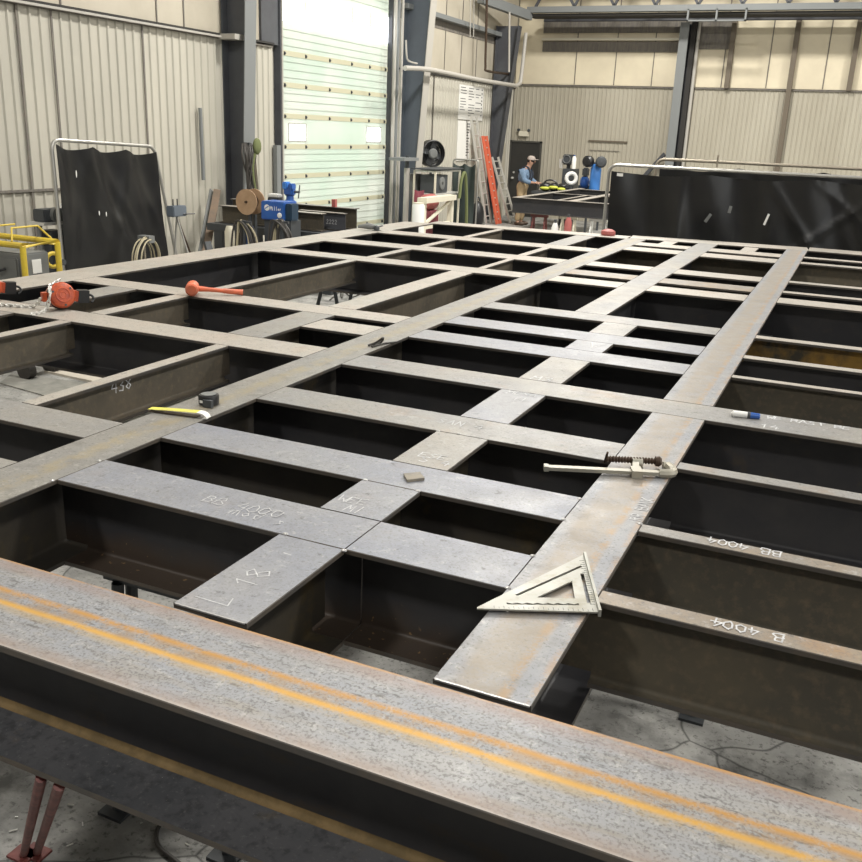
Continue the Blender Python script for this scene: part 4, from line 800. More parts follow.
# poster / notice sheets on the wall
t = thing('notice_board', 'tall white notice sheets with printed lines fixed on the left wall behind the ladders', 'notice board', (XW+.03, 23.3, 1.7))
MB().box((XW+.005, 22.5, 2.60), (XW+.02, 24.15, 3.42)).build('upper_sheet', 'paper', t, smooth=False); MB().box((XW+.005, 22.52, 1.6), (XW+.02, 23.35, 2.57)).build('lower_sheet', 'paper', t, smooth=False)
mb = MB(); rn = random.Random(3)
for k in range(11):
    z = 3.36-k*.066
    for y0 in (22.58, 23.12, 23.6):
        if rn.random() < .85: mb.box((XW+.02, y0, z-.008), (XW+.023, y0+rn.uniform(.2, .42), z+.008))
for k in range(8): mb.box((XW+.02, 24.0, 3.34-k*.09), (XW+.023, 24.06, 3.375-k*.09))
for k in range(12):
    z = 2.5-k*.07; mb.box((XW+.02, 23.1, z-.012), (XW+.023, 23.1+rn.uniform(.08, .2), z+.012))
mb.build('printed_text', 'primer', t, smooth=False)
# ------------------------------------------------------------------ welding curtains
def curtain(tl, tr, bl, br, folds, sag, nu=60, nv=26, seed=1, name='curtain', m='black_cloth', parent=None, nrm=None, th=.004, amp=1.):
    rn = random.Random(seed); tl, tr, bl, br = V(tl), V(tr), V(bl), V(br); nrm = nrm or (tr-tl).cross(V((0, 0, 1))).normalized()
    ph = [rn.uniform(0, 6.28) for _ in range(5)]; mb = MB(); g = []
    W = (tr-tl).length; diag = [(rn.uniform(.1, .9), rn.uniform(-.6, .6), rn.uniform(.02, .05)) for _ in range(5)]
    for j in range(nv+1):
        v = j/nv
        for i in range(nu+1):
            u = i/nu; p = lerp(lerp(tl, tr, u), lerp(bl, br, u), v)
            hk = abs(math.sin(PI*folds*u))
            p = p - V((0, 0, 1))*sag*hk*(1-v)**3
            w = .035*math.sin(2*PI*folds*u+ph[0])*(1-v)**1.2 + .02*math.sin(5.3*u*W+ph[1]+v*2)*(.3+v) + .012*math.sin(11*u*W+ph[2]-v*5)
            for (c0, sl, am) in diag:
                d = (u-c0-sl*v)*W; w += am*.6*math.exp(-(d/.07)**2)*(1-abs(v-.5))
            g.append(p+nrm*(w*amp))
    N = len(g); mb.v = g+[p-nrm*th for p in g]; k = nu+1
    for j in range(nv):
        for i in range(nu):
            a = j*k+i; mb.f.append((a, a+1, a+k+1, a+k)); mb.f.append((N+a, N+a+k, N+a+k+1, N+a+1)); mb.m += [0, 0]
    for i in range(nu): mb.f += [(i, N+i, N+i+1, i+1), (nv*k+i, nv*k+i+1, N+nv*k+i+1, N+nv*k+i)]; mb.m += [0, 0]
    for j in range(nv): a = j*k; b = a+nu; mb.f += [(a, a+k, N+a+k, N+a), (b, N+b, N+b+k, b+k)]; mb.m += [0, 0]
    return mb.build(name, m, parent)
def bend(pts, r, n=6):      # round the inner corners of a polyline
    pts = [V(p) for p in pts]; out = [pts[0]]
    for a, b, c in zip(pts, pts[1:], pts[2:]):
        d1 = (a-b).normalized(); d2 = (c-b).normalized(); p = b+d1*r; q = b+d2*r
        for i in range(n+1): t = i/n; out.append(p*(1-t)**2+b*2*t*(1-t)+q*t*t)
    return out+[pts[-1]]
# left
X = -8.0; tl = onX(51, 139.5, X); tr = onX(154, 146.5, X); br = onX(176, 254, X); d = br-onX(160, 152, X)
bl = V((X, onX(64, 268, X).y, .05)); brf = V((X, br.y + (br.y-tr.y)/(tr.z-br.z)*(br.z-.05), .05))
t = thing('welding_screen', 'black welding curtain on a bent tube frame against the left wall', 'welding screen', (X, (tl.y+tr.y)/2, 0))
MB().tube(bend([bl, tl, tr, brf], .12), .021, 10).build('tube_frame', 'tube', t)
for p in (bl, brf): MB().bar(p+V((-.3, 0, -.02)), p+V((.3, 0, -.02)), .05, .05).build('foot', 'tube', t)
cu = curtain(tl+V((.02, .0, -.045)), tr+V((.02, -.04, -.06)), V((X+.02, bl.y+.01, .25)), V((X+.02, brf.y-.24, .25)), 3, .05, seed=4, parent=t)
for q in ((75, 174, 3), (98, 213, 2), (105, 214, 2)):
    p = onX(q[0], q[1], X+.045); MB().ball((p.x+.02, p.y, p.z), (.004, .008, .014*q[2]), 6, 5).build('paint_mark', 'paper', cu)
# cable loop hanging on it
p = onX(142, 258, -7.6); t = thing('cable_coil', 'pale coiled cable hanging at the foot of the left welding curtain', 'cable coil', (-7.62, p.y, .05))
c = V((-7.6, p.y, p.z-.02)); mb = MB()
for k in range(5): mb.torus(c+V((.03*k, .015*(k % 3), -.03*(k % 2))), (1, .25, 0), .24+.016*(k % 4), .009, 28, 6)
mb.build('coil', 'cable_pale', t); MB().box((c.x-.05, c.y+.0, c.z+.2), (c.x+.12, c.y+.1, c.z+.28)).build('hanger', 'machine', t)
MB().cyl((c.x, c.y+.05, 0), (c.x, c.y+.05, c.z+.2), .015).build('post', 'tube_rust', t)
# back screens
Y = 12.0; tl = onY(609.5, 164.5, Y); zt_ = tl.z; x0 = tl.x; x1 = 1.9
t = thing('welding_screen', 'long black welding curtain hung on a pale tube frame behind the steel frame', 'welding screen', (-.6, Y, 0))
MB().tube(bend([(x0, Y, .04), (x0, Y, zt_), (x1, Y, zt_), (x1, Y, .04)], .12), .021, 10).build('tube_frame', 'tube', t)
for xx in (x0, x1): MB().bar((xx, Y-.35, .02), (xx, Y+.35, .02), .05, .04).build('foot', 'tube', t)
cu = curtain((x0+.05, Y-.02, zt_-.075), (x1-.05, Y-.02, zt_-.02), (x0+.05, Y-.02, .25), (x1-.05, Y-.02, .25), 4, .04, nu=160, nv=40, seed=9, parent=t, amp=2.2)
for q in ((705, 222, 711, 214, .02), (729, 213, 731, 206, .02), (764, 225, 769, 214, .014), (617, 174.5, 623, 175, .02)):
    a = onY(q[0], q[1], Y-.15); b = onY(q[2], q[3], Y-.15); MB().bar(a, b, q[4]*1.8, .004, hint=(0, 1, 0)).build('tape_patch', 'machine' if q[4] > .015 and q[1] > 180 else 'paper', cu)
Y2 = 12.75; tl2 = onY(657, 159, Y2)
t = thing('welding_screen', 'welding screen standing just behind the long black curtain, only its top tube showing', 'welding screen', (.3, Y2, 0))
MB().tube(bend([(tl2.x, Y2, .04), (tl2.x, Y2, tl2.z), (2.6, Y2, tl2.z), (2.6, Y2, .04)], .12), .021, 10).build('tube_frame', 'tube_rust', t)
for xx in (tl2.x, 2.6): MB().bar((xx, Y2-.3, .02), (xx, Y2+.3, .02), .05, .04).build('foot', 'tube_rust', t)
curtain((tl2.x+.05, Y2, tl2.z-.07), (2.55, Y2, tl2.z-.05), (tl2.x+.05, Y2, .3), (2.55, Y2, .3), 5, .06, nu=90, seed=12, parent=t)
p = onY(718, 160, Y2); MB().cyl((p.x, Y2-.03, p.z-.09), (p.x, Y2-.03, p.z+.06), .012).build('clip', 'tube_rust', t)
p = P(609, 235, DT); tag(MB().lathe((p.x, p.y-.05, DT), (0, 0, 1), [(0, 0), (.075, 0), (.085, .02), (.08, .05), (.04, .07), (0, .075)], 18).build('plastic_plug', 'red_faded', at=(p.x, p.y, DT)), 'faded red plastic cap on the far edge beam beside the curtain post', 'cap')
# dark green screen
Y = 20.5; a = onY(453.5, 159, Y); b = onY(478, 160, Y)
t = thing('welding_screen', 'narrow dark green welding curtain beside the leaning ladders', 'welding screen', ((a.x+b.x)/2, Y, 0))
MB().tube(bend([(a.x, Y, .03), (a.x, Y, a.z), (b.x, Y+.05, a.z), (b.x, Y+.05, .03)], .08), .018, 8).build('tube_frame', 'tube', t)
for xx in (a.x, b.x): MB().bar((xx, Y-.3, .015), (xx, Y+.3, .015), .04, .03).build('foot', 'tube', t)
curtain((a.x+.03, Y-.02, a.z-.08), (b.x-.03, Y-.02, a.z-.08), (a.x+.03, Y-.02, .15), (b.x-.03, Y-.02, .15), 2, .07, nu=30, seed=3, parent=t, m='green_cloth')

# ------------------------------------------------------------------ left side machines
def rbox(lo, hi, m, name, par, bev=.012):
    bm = bmesh.new(); bmesh.ops.create_cube(bm, size=1); lo = V(lo); hi = V(hi)
    for v in bm.verts: v.co = V((lo[k]+(v.co[k]+.5)*(hi[k]-lo[k]) for k in range(3)))
    bmesh.ops.bevel(bm, geom=bm.edges[:], offset=bev, segments=2, affect='EDGES'); bm.verts.index_update()
    mb = MB(); mb.add([v.co.copy() for v in bm.verts], [[v.index for v in f.verts] for f in bm.faces]); bm.free(); return mb.build(name, m, par)
c = onX(22.5, 246, -6.5); cx, cy, cz = c
x1_, y1_ = cx-1.2, onX(57, 240, -6.5).y
t = thing('engine_welder', 'grey engine-driven welder inside a yellow tube cage at the left edge', 'welding machine', ((cx+x1_)/2, (cy+y1_)/2, 0))
mb = MB(); r = .027
for (px, py, nm) in ((cx, cy, 0), (cx, y1_, 0), (x1_, cy, 0), (x1_, y1_, 0)): MB().cyl((px, py, .32), (px, py, cz), r, n=12).build('cage_post', 'yellow', t)
MB().tube([(cx, cy, cz), (cx, y1_, cz), (x1_, y1_, cz), (x1_, cy, cz)], r, 10, closed=True).build('cage_top_rail', 'yellow', t)
MB().tube([(cx, cy, .32), (cx, y1_, .32), (x1_, y1_, .32), (x1_, cy, .32)], r, 10, closed=True).build('cage_bottom_rail', 'machine_dark', t)
MB().tube([(cx-.12, cy, cz+.03), (cx-.2, cy+.08, cz+.13), (cx-.2, y1_-.02, cz+.13), (cx-.12, y1_+.05, cz+.02)], .009, 6).build('lifting_bail', 'yellow', t); MB().tube([(cx-.5, cy, cz+.03), (cx-.5, cy+.1, cz+.12), (cx-.5, y1_, cz+.12)], .009, 6).build('lifting_bail', 'yellow', t)
b1 = rbox((cx-1.1, cy+.06, .35), (cx-.06, y1_-.05, cz-.08), 'machine', 'housing', t)
rbox((cx-.75, cy+.03, .5), (cx-.12, cy+.062, cz-.12), 'machine', 'front_door', t); 
MB().tube(smooth_path([(cx-.55, cy+.02, cz-.30), (cx-.5, cy-.02, cz-.28), (cx-.3, cy-.02, cz-.24), (cx-.25, cy+.02, cz-.22)]), .012, 8).build('handle', 'black', b1)
MB().box((cx-.062, cy+.14, cz-.26), (cx-.055, cy+.24, cz-.14)).build('rating_label', 'paper', b1)
for s in range(3): MB().box((cx-.9+s*.1, cy+.05, .6), (cx-.86+s*.1, cy+.058, .9)).build('louvre', 'machine_dark', b1)
for (px, py) in ((cx-.15, cy+.05), (cx-.15, y1_-.05), (x1_+.15, cy+.05), (x1_+.15, y1_-.05)): MB().cyl((px, py-.04, .08), (px, py+.04, .08), .08, n=18).build('wheel', 'rubber', t)
c = onX(61, 262, -6.9); 
t = thing('hose_reel', 'small yellow hose reel between the cage and the black curtain', 'reel', (c.x, c.y, 0))
MB().torus(c+V((-.15, .05, 0)), (1, -.4, 0), .065, .02, 20, 8).build('reel', 'yellow', t); MB().cyl((c.x, c.y, 0), (c.x, c.y, c.z-.1), .02).build('post', 'tube_rust', t); MB().cyl((c.x-.04, c.y, c.z), (c.x+.04, c.y, c.z), .03).build('hub', 'machine_dark', t)
# wire feeder on stand
X = -8.45; a = onX(39, 222, X); b = onX(59, 206, X)
t = thing('wire_feeder', 'dark wire feeder with a white lid on a stand behind the yellow cage', 'wire feeder', (X, (a.y+b.y)/2, 0))
rbox((X-.09, a.y, a.z), (X+.09, b.y, b.z-.02), 'machine_dark', 'case', t)
MB().bar((X+.05, a.y+.4, b.z+.02), (X+.05, b.y+.02, b.z-.16), .2, .02).build('lid', 'white', t)
MB().lathe((X+.09, (a.y+b.y)/2, (a.z+b.z)/2), (1, 0, 0), [(0, 0), (.08, 0), (.08, .05), (0, .05)], 16).build('spool_cover', 'machine', t)
MB().box((X-.12, a.y-.06, a.z-.03), (X+.14, b.y+.03, a.z)).build('shelf', 'alu', t)
for q in (a.y, b.y): MB().cyl((X, q, 0), (X, q, a.z-.03), .03).build('stand_leg', 'machine', t)
rbox((X-.09, a.y+.05, .55), (X+.12, b.y-.05, a.z-.10), 'machine_dark', 'lower_box', t)
# small grey box on tripod
X = -7.75; a = onX(170, 217, X); b = onX(183, 205, X)
t = thing('tripod_stand', 'grey control box on a thin tripod right of the black curtain', 'stand', (X, (a.y+b.y)/2, 0))
rbox((X-.06, a.y, a.z), (X+.06, b.y, b.z), 'bluegrey', 'control_box', t)
m_ = V((X, (a.y+b.y)/2, a.z))
for q in ((-.1, -.05), (.1, .45), (.3, .1)): MB().cyl(m_, (X+q[0], m_.y+q[1], .0), .012, n=8).build('leg', 'thread' if q[1] > .3 else 'tube', t)
for q in (-.06, .02): MB().cyl((X, m_.y+q, b.z), (X, m_.y+q, b.z+.08), .008, n=6).build('knob', 'black', t)
MB().cyl((X+.06, m_.y+.05, a.z+.03), (X+.06, m_.y+.28, a.z+.02), .008, n=6).build('lever', 'black', t)
# leaning channel
a = onX(214, 189, -9.28); b = V((-8.55, onX(196, 262, -8.55).y-.02, .03)); d = (a-b).normalized()
t = MB(); vw = V((-.55, .83, 0)); sd_ = d.cross(vw).normalized(); uu = sd_.cross(d).normalized()
t.bar(b-sd_*.05, a-sd_*.05, .11, .012, m=0, hint=uu).bar(b+sd_*.035+uu*.035, a+sd_*.035+uu*.035, .085, .012, m=1, hint=uu+sd_*1.2).bar(b-sd_*.1+uu*.03, a-sd_*.1+uu*.03, .012, .07, m=0, hint=uu)
M['rusty_channel'] = mat('rusty_brown_channel', (.17, .115, .075), .65, var=(.12, .095, .07), vscale=8)
tag(t.build('steel_channel', ['rusty_channel', 'machine'], at=b), 'rusty steel channel leaning against the left wall', 'steel channel')
tag(MB().bar(onX(207, 242, -8.6), V((-8.3, onX(219, 250, -8.3).y, .03)), .1, .05).build('angle_offcut', 'machine_dark', at=(-8.3, onX(219, 250, -8.3).y, 0)), 'short dark steel angle leaning beside the rusty channel', 'steel offcut')

# ------------------------------------------------------------------ table with stacked beams
Yb = 11.9
ta = onY(225, 214, Yb); te = onY(352, 222, Yb); tz = .86
tt = thing('work_table', 'low dark steel table carrying stacked beams in front of the overhead door', 'table', ((ta.x+te.x)/2, Yb, 0))
MB().box((ta.x, Yb-.45, tz-.1), (te.x+.1, Yb+.55, tz)).build('table_top', 'machine_dark', tt)
for fx in (.08, .38, .68, .93):
    x = ta.x+(te.x-ta.x)*fx
    for y in (Yb-.38, Yb+.48): MB().box((x-.07, y-.05, 0), (x+.07, y+.05, tz-.1)).build('leg', 'machine_dark', tt)
def sbeam(px0, px1, y, top, d, w, m1, m2, label):
    a = onY(px0, 200, y).x; b = onY(px1, 200, y).x
    o = ibeam((a, y, 0), (b, y, 0), w, top, d).build('stacked_beam', [m1, m2, 'edge'], at=(a, y, top-d)); tag(o, label, 'steel beam', 'beams stacked on the table'); return o
sbeam(222, 324, Yb-.22, tz+.255, .25, .16, 'top_pale', 'web_olive', 'brown steel beam at the front of the table, nearest the blue welder')
o = sbeam(300, 346, Yb+.05, tz+.255, .25, .10, 'top_pale', 'primer', 'short grey beam on the table with white writing on its web')
sbeam(233, 357, Yb+.36, tz+.31, .305, .16, 'top_warm', 'web_olive', 'longest steel beam at the back of the table before the overhead door')
pz = onY(325, 214, Yb+.04); chalk('2222', (onY(325, 214, Yb).x, Yb+.044, tz+.09), X_, (0, 0, 1), .06, .006, parent=o)
a = onY(334, 199, Yb+.3); tag(MB().box((a.x-.03, Yb+.28, tz+.311), (a.x+.03, Yb+.34, tz+.31+.11)).build('glue_tube', 'red_faded', at=(a.x, Yb+.3, tz+.31)), 'small red bottle standing on the longest stacked beam', 'bottle')
# vise
c = onY(290, 190, Yb+.36); zt2 = tz+.31; t = thing('bench_vise', 'bright blue bench vise above the stacked beams', 'vise', (c.x, Yb+.36, zt2)); y = Yb+.36
MB().lathe((c.x, y, zt2), (0, 0, 1), [(0, 0), (.10, 0), (.10, .02), (.06, .05), (.055, .10), (.075, .12), (0, .12)], 18).build('swivel_base', 'blue', t)
rbox((c.x-.085, y-.06, zt2+.11), (c.x+.075, y+.06, zt2+.23), 'blue', 'body', t, .02)
rbox((c.x-.10, y-.07, zt2+.20), (c.x-.02, y+.07, zt2+.31), 'blue_bright', 'rear_jaw', t, .015); rbox((c.x+.0, y-.07, zt2+.20), (c.x+.07, y+.07, zt2+.29), 'blue', 'front_jaw', t, .015)
MB().cyl((c.x+.07, y, zt2+.17), (c.x+.17, y, zt2+.17), .016).build('spindle', 'machine_dark', t); MB().cyl((c.x+.16, y-.02, zt2+.08), (c.x+.16, y+.02, zt2+.27), .009).build('tommy_bar', 'machine_dark', t)
c = onY(275, 191, Yb+.36); t = thing('toolbox', 'small dark box with a white lid beside the blue vise', 'box', (c.x, y, zt2)); rbox((c.x-.1, y-.06, zt2), (c.x+.09, y+.06, zt2+.07), 'machine_dark', 'box', t); rbox((c.x-.1, y-.07, zt2+.07), (c.x+.09, y+.07, zt2+.12), 'white', 'lid', t)
# welder
Y = 10.9; a = onY(261, 219, Y); b = onY(284, 202.5, Y); e = onY(290, 203, Y)
t = thing('power_source', 'blue welding power source on a cart in front of the stacked beams', 'welding machine', ((a.x+b.x)/2, Y, 0))
o = rbox((a.x, Y, a.z), (b.x, Y+.3, b.z), 'blue', 'housing', t)
rbox((b.x-.02, Y+.03, a.z), (e.x, Y+.22, b.z-.02), 'blue_dark', 'front_panel', t)
lx = a.x+.10; lz = b.z-.085
MB().lathe((lx, Y-.001, lz), (0, -1, 0), [(0, 0), (.042, 0), (.042, .002), (0, .002)], 20).build('logo_disc', 'paper', o); MB().bar((lx-.03, Y-.0045, lz-.015), (lx+.03, Y-.0045, lz+.02), .012, .002, hint=(0, 1, 0)).build('logo_swoosh', 'blue', o)
chalk('Miller', (lx+.052, Y-.002, lz-.03), X_, (0, 0, 1), .05, .008, adv=.62, m='paper', parent=o, name='maker_name', jit=0)
MB().lathe((b.x-.07, Y, a.z+.07), (0, -1, 0), [(0, 0), (.035, 0), (.035, .012), (.02, .02), (0, .02)], 16).build('dial', 'paper', o)
MB().box((a.x-.05, Y-.05, .25), (e.x+.03, Y+.42, .29)).build('cart_tray', 'machine_dark', t); MB().box((a.x+.02, Y+.05, .29), (e.x-.02, Y+.3, a.z)).build('cooler_unit', 'machine_dark', t)
for q in (a.x, e.x): MB().cyl((q-.03, Y+.2, .12), (q+.03, Y+.2, .12), .12, n=20).build('wheel', 'rubber', t)
MB().box((a.x, Y+.35, .0), (e.x, Y+.38, .25)).build('cart_foot', 'machine_dark', t)
# spool
Y = 10.95; c = onY(246.5, 202, Y); rr = (onY(257, 202, Y)-c).length
t = thing('wire_spool', 'large tan plywood wire spool left of the blue welding power source', 'spool', (c.x, Y, 0))
for k, dy in enumerate((0, .16)):
    MB().lathe((c.x+dy*.12, Y+dy, c.z), (0, -1, 0), [(.02, -.006), (rr, -.006), (rr, .006), (.02, .006)], 36).build('flange', 'wood', t)
MB().lathe((c.x, Y+.008, c.z), (0, 1, 0), [(0, 0), (rr*.55, 0), (rr*.55, .145), (0, .145)], 24).build('wire_wrap', 'thread', t); MB().cyl((c.x, Y-.03, c.z), (c.x, Y+.2, c.z), .016, n=10).build('axle', 'thread', t)
for s in (.08, .20): MB().bar((c.x, Y+s, c.z), (c.x, Y+s, .02), .05, .03).build('support', 'machine_dark', t)
MB().box((c.x-.2, Y-.1, 0), (c.x+.2, Y+.3, .02)).build('support_foot', 'machine_dark', t)
# cable coils in front
for k, (px, pz, lab, seed) in enumerate(((244, 222, 'looped dark cables hanging below the plywood spool', 1), (281, 222, 'looped dark cables hanging below the blue welding power source', 2))):
    Y = 10.55; c = onY(px, pz, Y); rn = random.Random(seed); t = thing('cable_bundle', lab, 'cable bundle', (c.x, Y, 0))
    for j in range(9):
        w = rn.uniform(.06, .15); h = rn.uniform(.4, .6); dy = rn.uniform(-.08, .1)
        MB().tube(smooth_path([(c.x-w*1.3, Y+dy, c.z-h), (c.x-w, Y+dy, c.z-.16), (c.x-.05+rn.uniform(-.04, .04), Y+dy, c.z+rn.uniform(0, .03)), (c.x+w*.9, Y+dy, c.z-.14), (c.x+w*1.5, Y+dy, c.z-h)], 5), .013, 6).build('cable', 'cable_pale' if j in (2, 6) else 'rubber', t)
    MB().cyl((c.x, Y, 0), (c.x, Y, c.z+.02), .02).bar((c.x-.12, Y, c.z), (c.x+.12, Y, c.z), .03, .03).build('hanger_post', 'machine_dark', t)
for k, (px, m_, lab) in enumerate(((229.5, 'offwhite', 'pale tall bottle at the left of the cables'), (241.5, 'white', 'white canister between the dark cables'), (250, 'blue', 'dark blue canister under the plywood spool'))):
    Y = 10.75; c = onY(px, 226, Y); o = MB().lathe((c.x, Y, 0), (0, 0, 1), [(0, 0), (.065, 0), (.07, .02), (.07, c.z-.08), (.045, c.z), (0, c.z)], 16).build('canister', m_, at=(c.x, Y, 0)); tag(o, lab, 'canister')
# gloves and rags hanging on the column
c = onX(246, 150, -9.0); t = thing('hanging_hoses', 'dark tangled hoses hanging on the grey column above the spool', 'hoses', (c.x, c.y, c.z)); rn = random.Random(5)
for j in range(10):
    y = c.y+rn.uniform(-.12, .12); zb_ = c.z-rn.uniform(.3, .7)
    MB().tube(smooth_path([(c.x+.02, y, c.z+.1), (c.x+.05+rn.uniform(0, .06), y-.08, c.z-.1), (c.x+.05, y+rn.uniform(-.15, .1), zb_), (c.x+.04, y+.1, c.z-.1), (c.x+.02, y, c.z+.1)], 5), .014, 6).build('hose', 'rubber', t)
MB().ball((c.x+.06, c.y+.22, c.z+.06), (.05, .1, .13), 12, 8).build('rag', 'greeny', t); MB().tube(smooth_path([(c.x+.04, c.y+.2, c.z), (c.x+.04, c.y+.1, c.z-.3), (c.x+.04, c.y+.2, c.z-.75)]), .03, 8).build('rag_tail', 'greeny', t)
MB().bar((c.x-.08, c.y, c.z+.1), (c.x+.08, c.y, c.z+.1), .03, .03).build('hook', 'machine_dark', t)
tag(MB().bar(onX(252, 140, -9.45), V((-9.2, onX(262, 205, -9.2).y, .02)), .06, .05).build('timber_prop', 'web_olive', at=(-9.2, onX(262, 205, -9.2).y, 0)), 'slanting brown timber leaning on the wall beside the grey column', 'timber')
tag(MB().box((XW+.02, 14.24, 0), (XW+.10, 14.36, 1.95)).build('wall_panel', 'primer_light', at=(XW+.02, 14.05, 0)), 'grey narrow post standing left of the overhead door track', 'post')

# ------------------------------------------------------------------ around the fan
X = -9.1; c = onX(431.5, 153.5, X); ax = V((.80, -.60, 0)).normalized(); R_ = .30
t = thing('drum_fan', 'large round black drum fan on a stand beside the blue grey column', 'fan', (c.x, c.y, 0))
MB().lathe(c-ax*.1, ax, [(R_*.95, 0), (R_, .01), (R_, .2), (R_*.93, .21), (R_*.90, .2), (R_*.90, .02), (R_*.95, 0)], 36).build('drum', 'black', t)
for rr_ in (.09, .14, .19, .24): MB().torus(c+ax*.1, ax, rr_, .006, 28, 5).build('guard_ring', 'black', t)
MB().lathe(c+ax*.06, ax, [(0, 0), (.115, 0), (.12, .02), (.09, .05), (0, .055)], 20).build('hub', 'machine', t)
for k in range(4):
    a = PI/2*k+.3; s, u = basis(ax); dd_ = s*math.cos(a)+u*math.sin(a); MB().bar(c+dd_*.08, c+dd_*.26, .13, .008, hint=ax+V((0, 0, .4))).build('blade', 'machine_dark', t)
MB().lathe(c-ax*.09, ax, [(0, 0), (R_*.9, 0), (R_*.9, .004), (0, .004)], 28).build('rear_guard', 'black', t)
MB().cyl((c.x, c.y, 0.02), (c.x, c.y, c.z-R_), .03).build('stand', 'machine_dark', t); MB().box((c.x-.25, c.y-.25, 0), (c.x+.25, c.y+.25, .02)).build('stand_base', 'machine_dark', t)
X = -8.3; a = onX(425, 170, X); b = onX(450, 166, X)
t = thing('shop_cart', 'open metal shelf cart with motors under the black fan', 'cart', (X, (a.y+b.y)/2, 0))
for z in (a.z-.02, a.z-.48, .25): MB().box((X-.25, a.y, z-.02), (X+.25, b.y, z+.01)).build('shelf', 'alu', t)
for yy in (a.y, b.y):
    for xx in (X-.24, X+.24): MB().bar((xx, yy, 0), (xx, yy, a.z-.01), .035, .035).build('post', 'offwhite', t)
t2 = thing('electric_motor', 'dark motor with a round face on the upper cart shelf', 'motor', (X, a.y+.45, a.z-.46))
rbox((X-.15, a.y+.1, a.z-.465), (X+.2, a.y+.75, a.z-.10), 'machine_dark', 'housing', t2); MB().lathe((X+.2, a.y+.42, a.z-.27), (1, 0, 0), [(.03, 0), (.13, 0), (.13, .03), (.10, .04), (.03, .03)], 20).build('face', 'machine', t2)
tag(MB().tube(smooth_path([(X+.34, b.y-.2, a.z-.6), (X+.33, b.y-.1, a.z-.2), (X+.34, b.y+.08, a.z-.1), (X+.38, b.y+.15, a.z-.8), (X+.42, b.y+.1, .02)]), .035, 8).build('green_hose', 'greeny', at=(X+.3, b.y, 0)), 'olive green hose hanging at the right of the cart', 'hose')
tag(MB().box((X-.28, a.y-.1, a.z+.011), (X+.28, b.y+.1, a.z+.03)).build('steel_plate', 'machine_dark', at=(X, a.y, a.z)), 'dark flat plate lying on top of the shelf cart', 'plate')
c = onX(407, 168, -8.7); t = thing('pipe_stand', 'grey upright pipe stand with a flat head left of the fan cart', 'stand', (c.x, c.y, 0))
MB().cyl((c.x, c.y, .02), (c.x, c.y, c.z-.0), .06, n=14).build('pipe', 'rail', t); MB().box((c.x-.2, c.y-.45, onX(407, 159, -8.7).z-.03), (c.x+.15, c.y+.25, onX(407, 159, -8.7).z+.03)).build('head_plate', 'primer_light', t); MB().cyl((c.x, c.y, c.z), (c.x, c.y, c.z+.25), .04, n=12).build('neck', 'machine_dark', t)
MB().box((c.x-.15, c.y-.15, 0), (c.x+.15, c.y+.15, .02)).build('base', 'machine_dark', t)
rbox((c.x-.1, c.y+.1, .9), (c.x+.15, c.y+.45, 1.42), 'machine', 'valve_box', t)
c = onX(416, 203, -8.3); mb = curtain((c.x, c.y-.17, 1.15), (c.x+.05, c.y+.22, 1.13), (c.x, c.y-.12, .3), (c.x+.04, c.y+.2, .3), 1, .03, 10, 10, seed=8, name='hanging_cloth', m='maroon'); mb.location = mb.location
tag(mb, 'dark red cloth hanging below the grey pipe stand', 'cloth')
X = -7.6; a = onX(421, 198, X); b = onX(452, 200, X); zt3 = a.z
t = thing('cream_trestle', 'cream painted trestle frame with a diagonal brace behind the steel frame', 'trestle', (X, (a.y+b.y)/2, 0))
MB().box((X-.1, a.y+.05, zt3-.1), (X+.1, b.y, zt3)).build('top_rail', 'offwhite', t)
for yy in (a.y+.11, b.y-.06): MB().box((X-.05, yy-.05, 0), (X+.05, yy+.05, zt3-.1)).build('leg', 'offwhite', t)
MB().box((X-.03, a.y+.1, zt3-.60), (X+.03, b.y, zt3-.52)).build('lower_rail', 'offwhite', t); MB().bar((X, a.y+.2, zt3-.5), (X, b.y-.1, zt3-.12), .04, .06, hint=(1, 0, 0)).build('diagonal_brace', 'offwhite', t)
t = thing('plastic_drum', 'white plastic drum left of the cream trestle', 'drum', (X, a.y-.1, 0)); MB().lathe((X, a.y-.1, 0), (0, 0, 1), [(0, 0), (.11, 0), (.12, .03), (.12, zt3-.14), (.10, zt3-.10), (0, zt3-.10)], 20).build('drum', 'white', t); MB().lathe((X, a.y-.1, zt3-.10), (0, 0, 1), [(0, 0), (.105, 0), (.105, .02), (0, .02)], 20).build('lid', 'offwhite', t)
t = thing('red_machine', 'faded red round machine seen behind the cream trestle', 'machine', (X-.4, (a.y+b.y)/2+.5, 0)); yy = (a.y+b.y)/2+.5
MB().lathe((X-.4, yy-.25, zt3-.16), (0, 1, 0), [(0, 0), (.12, .02), (.16, .1), (.16, .4), (.12, .48), (0, .5)], 20).build('tank', 'red_faded', t); rbox((X-.55, yy-.2, .1), (X-.28, yy+.25, zt3-.32), 'maroon', 'body', t); MB().box((X-.55, yy-.2, 0), (X-.28, yy+.25, .1)).build('skid', 'machine_dark', t)

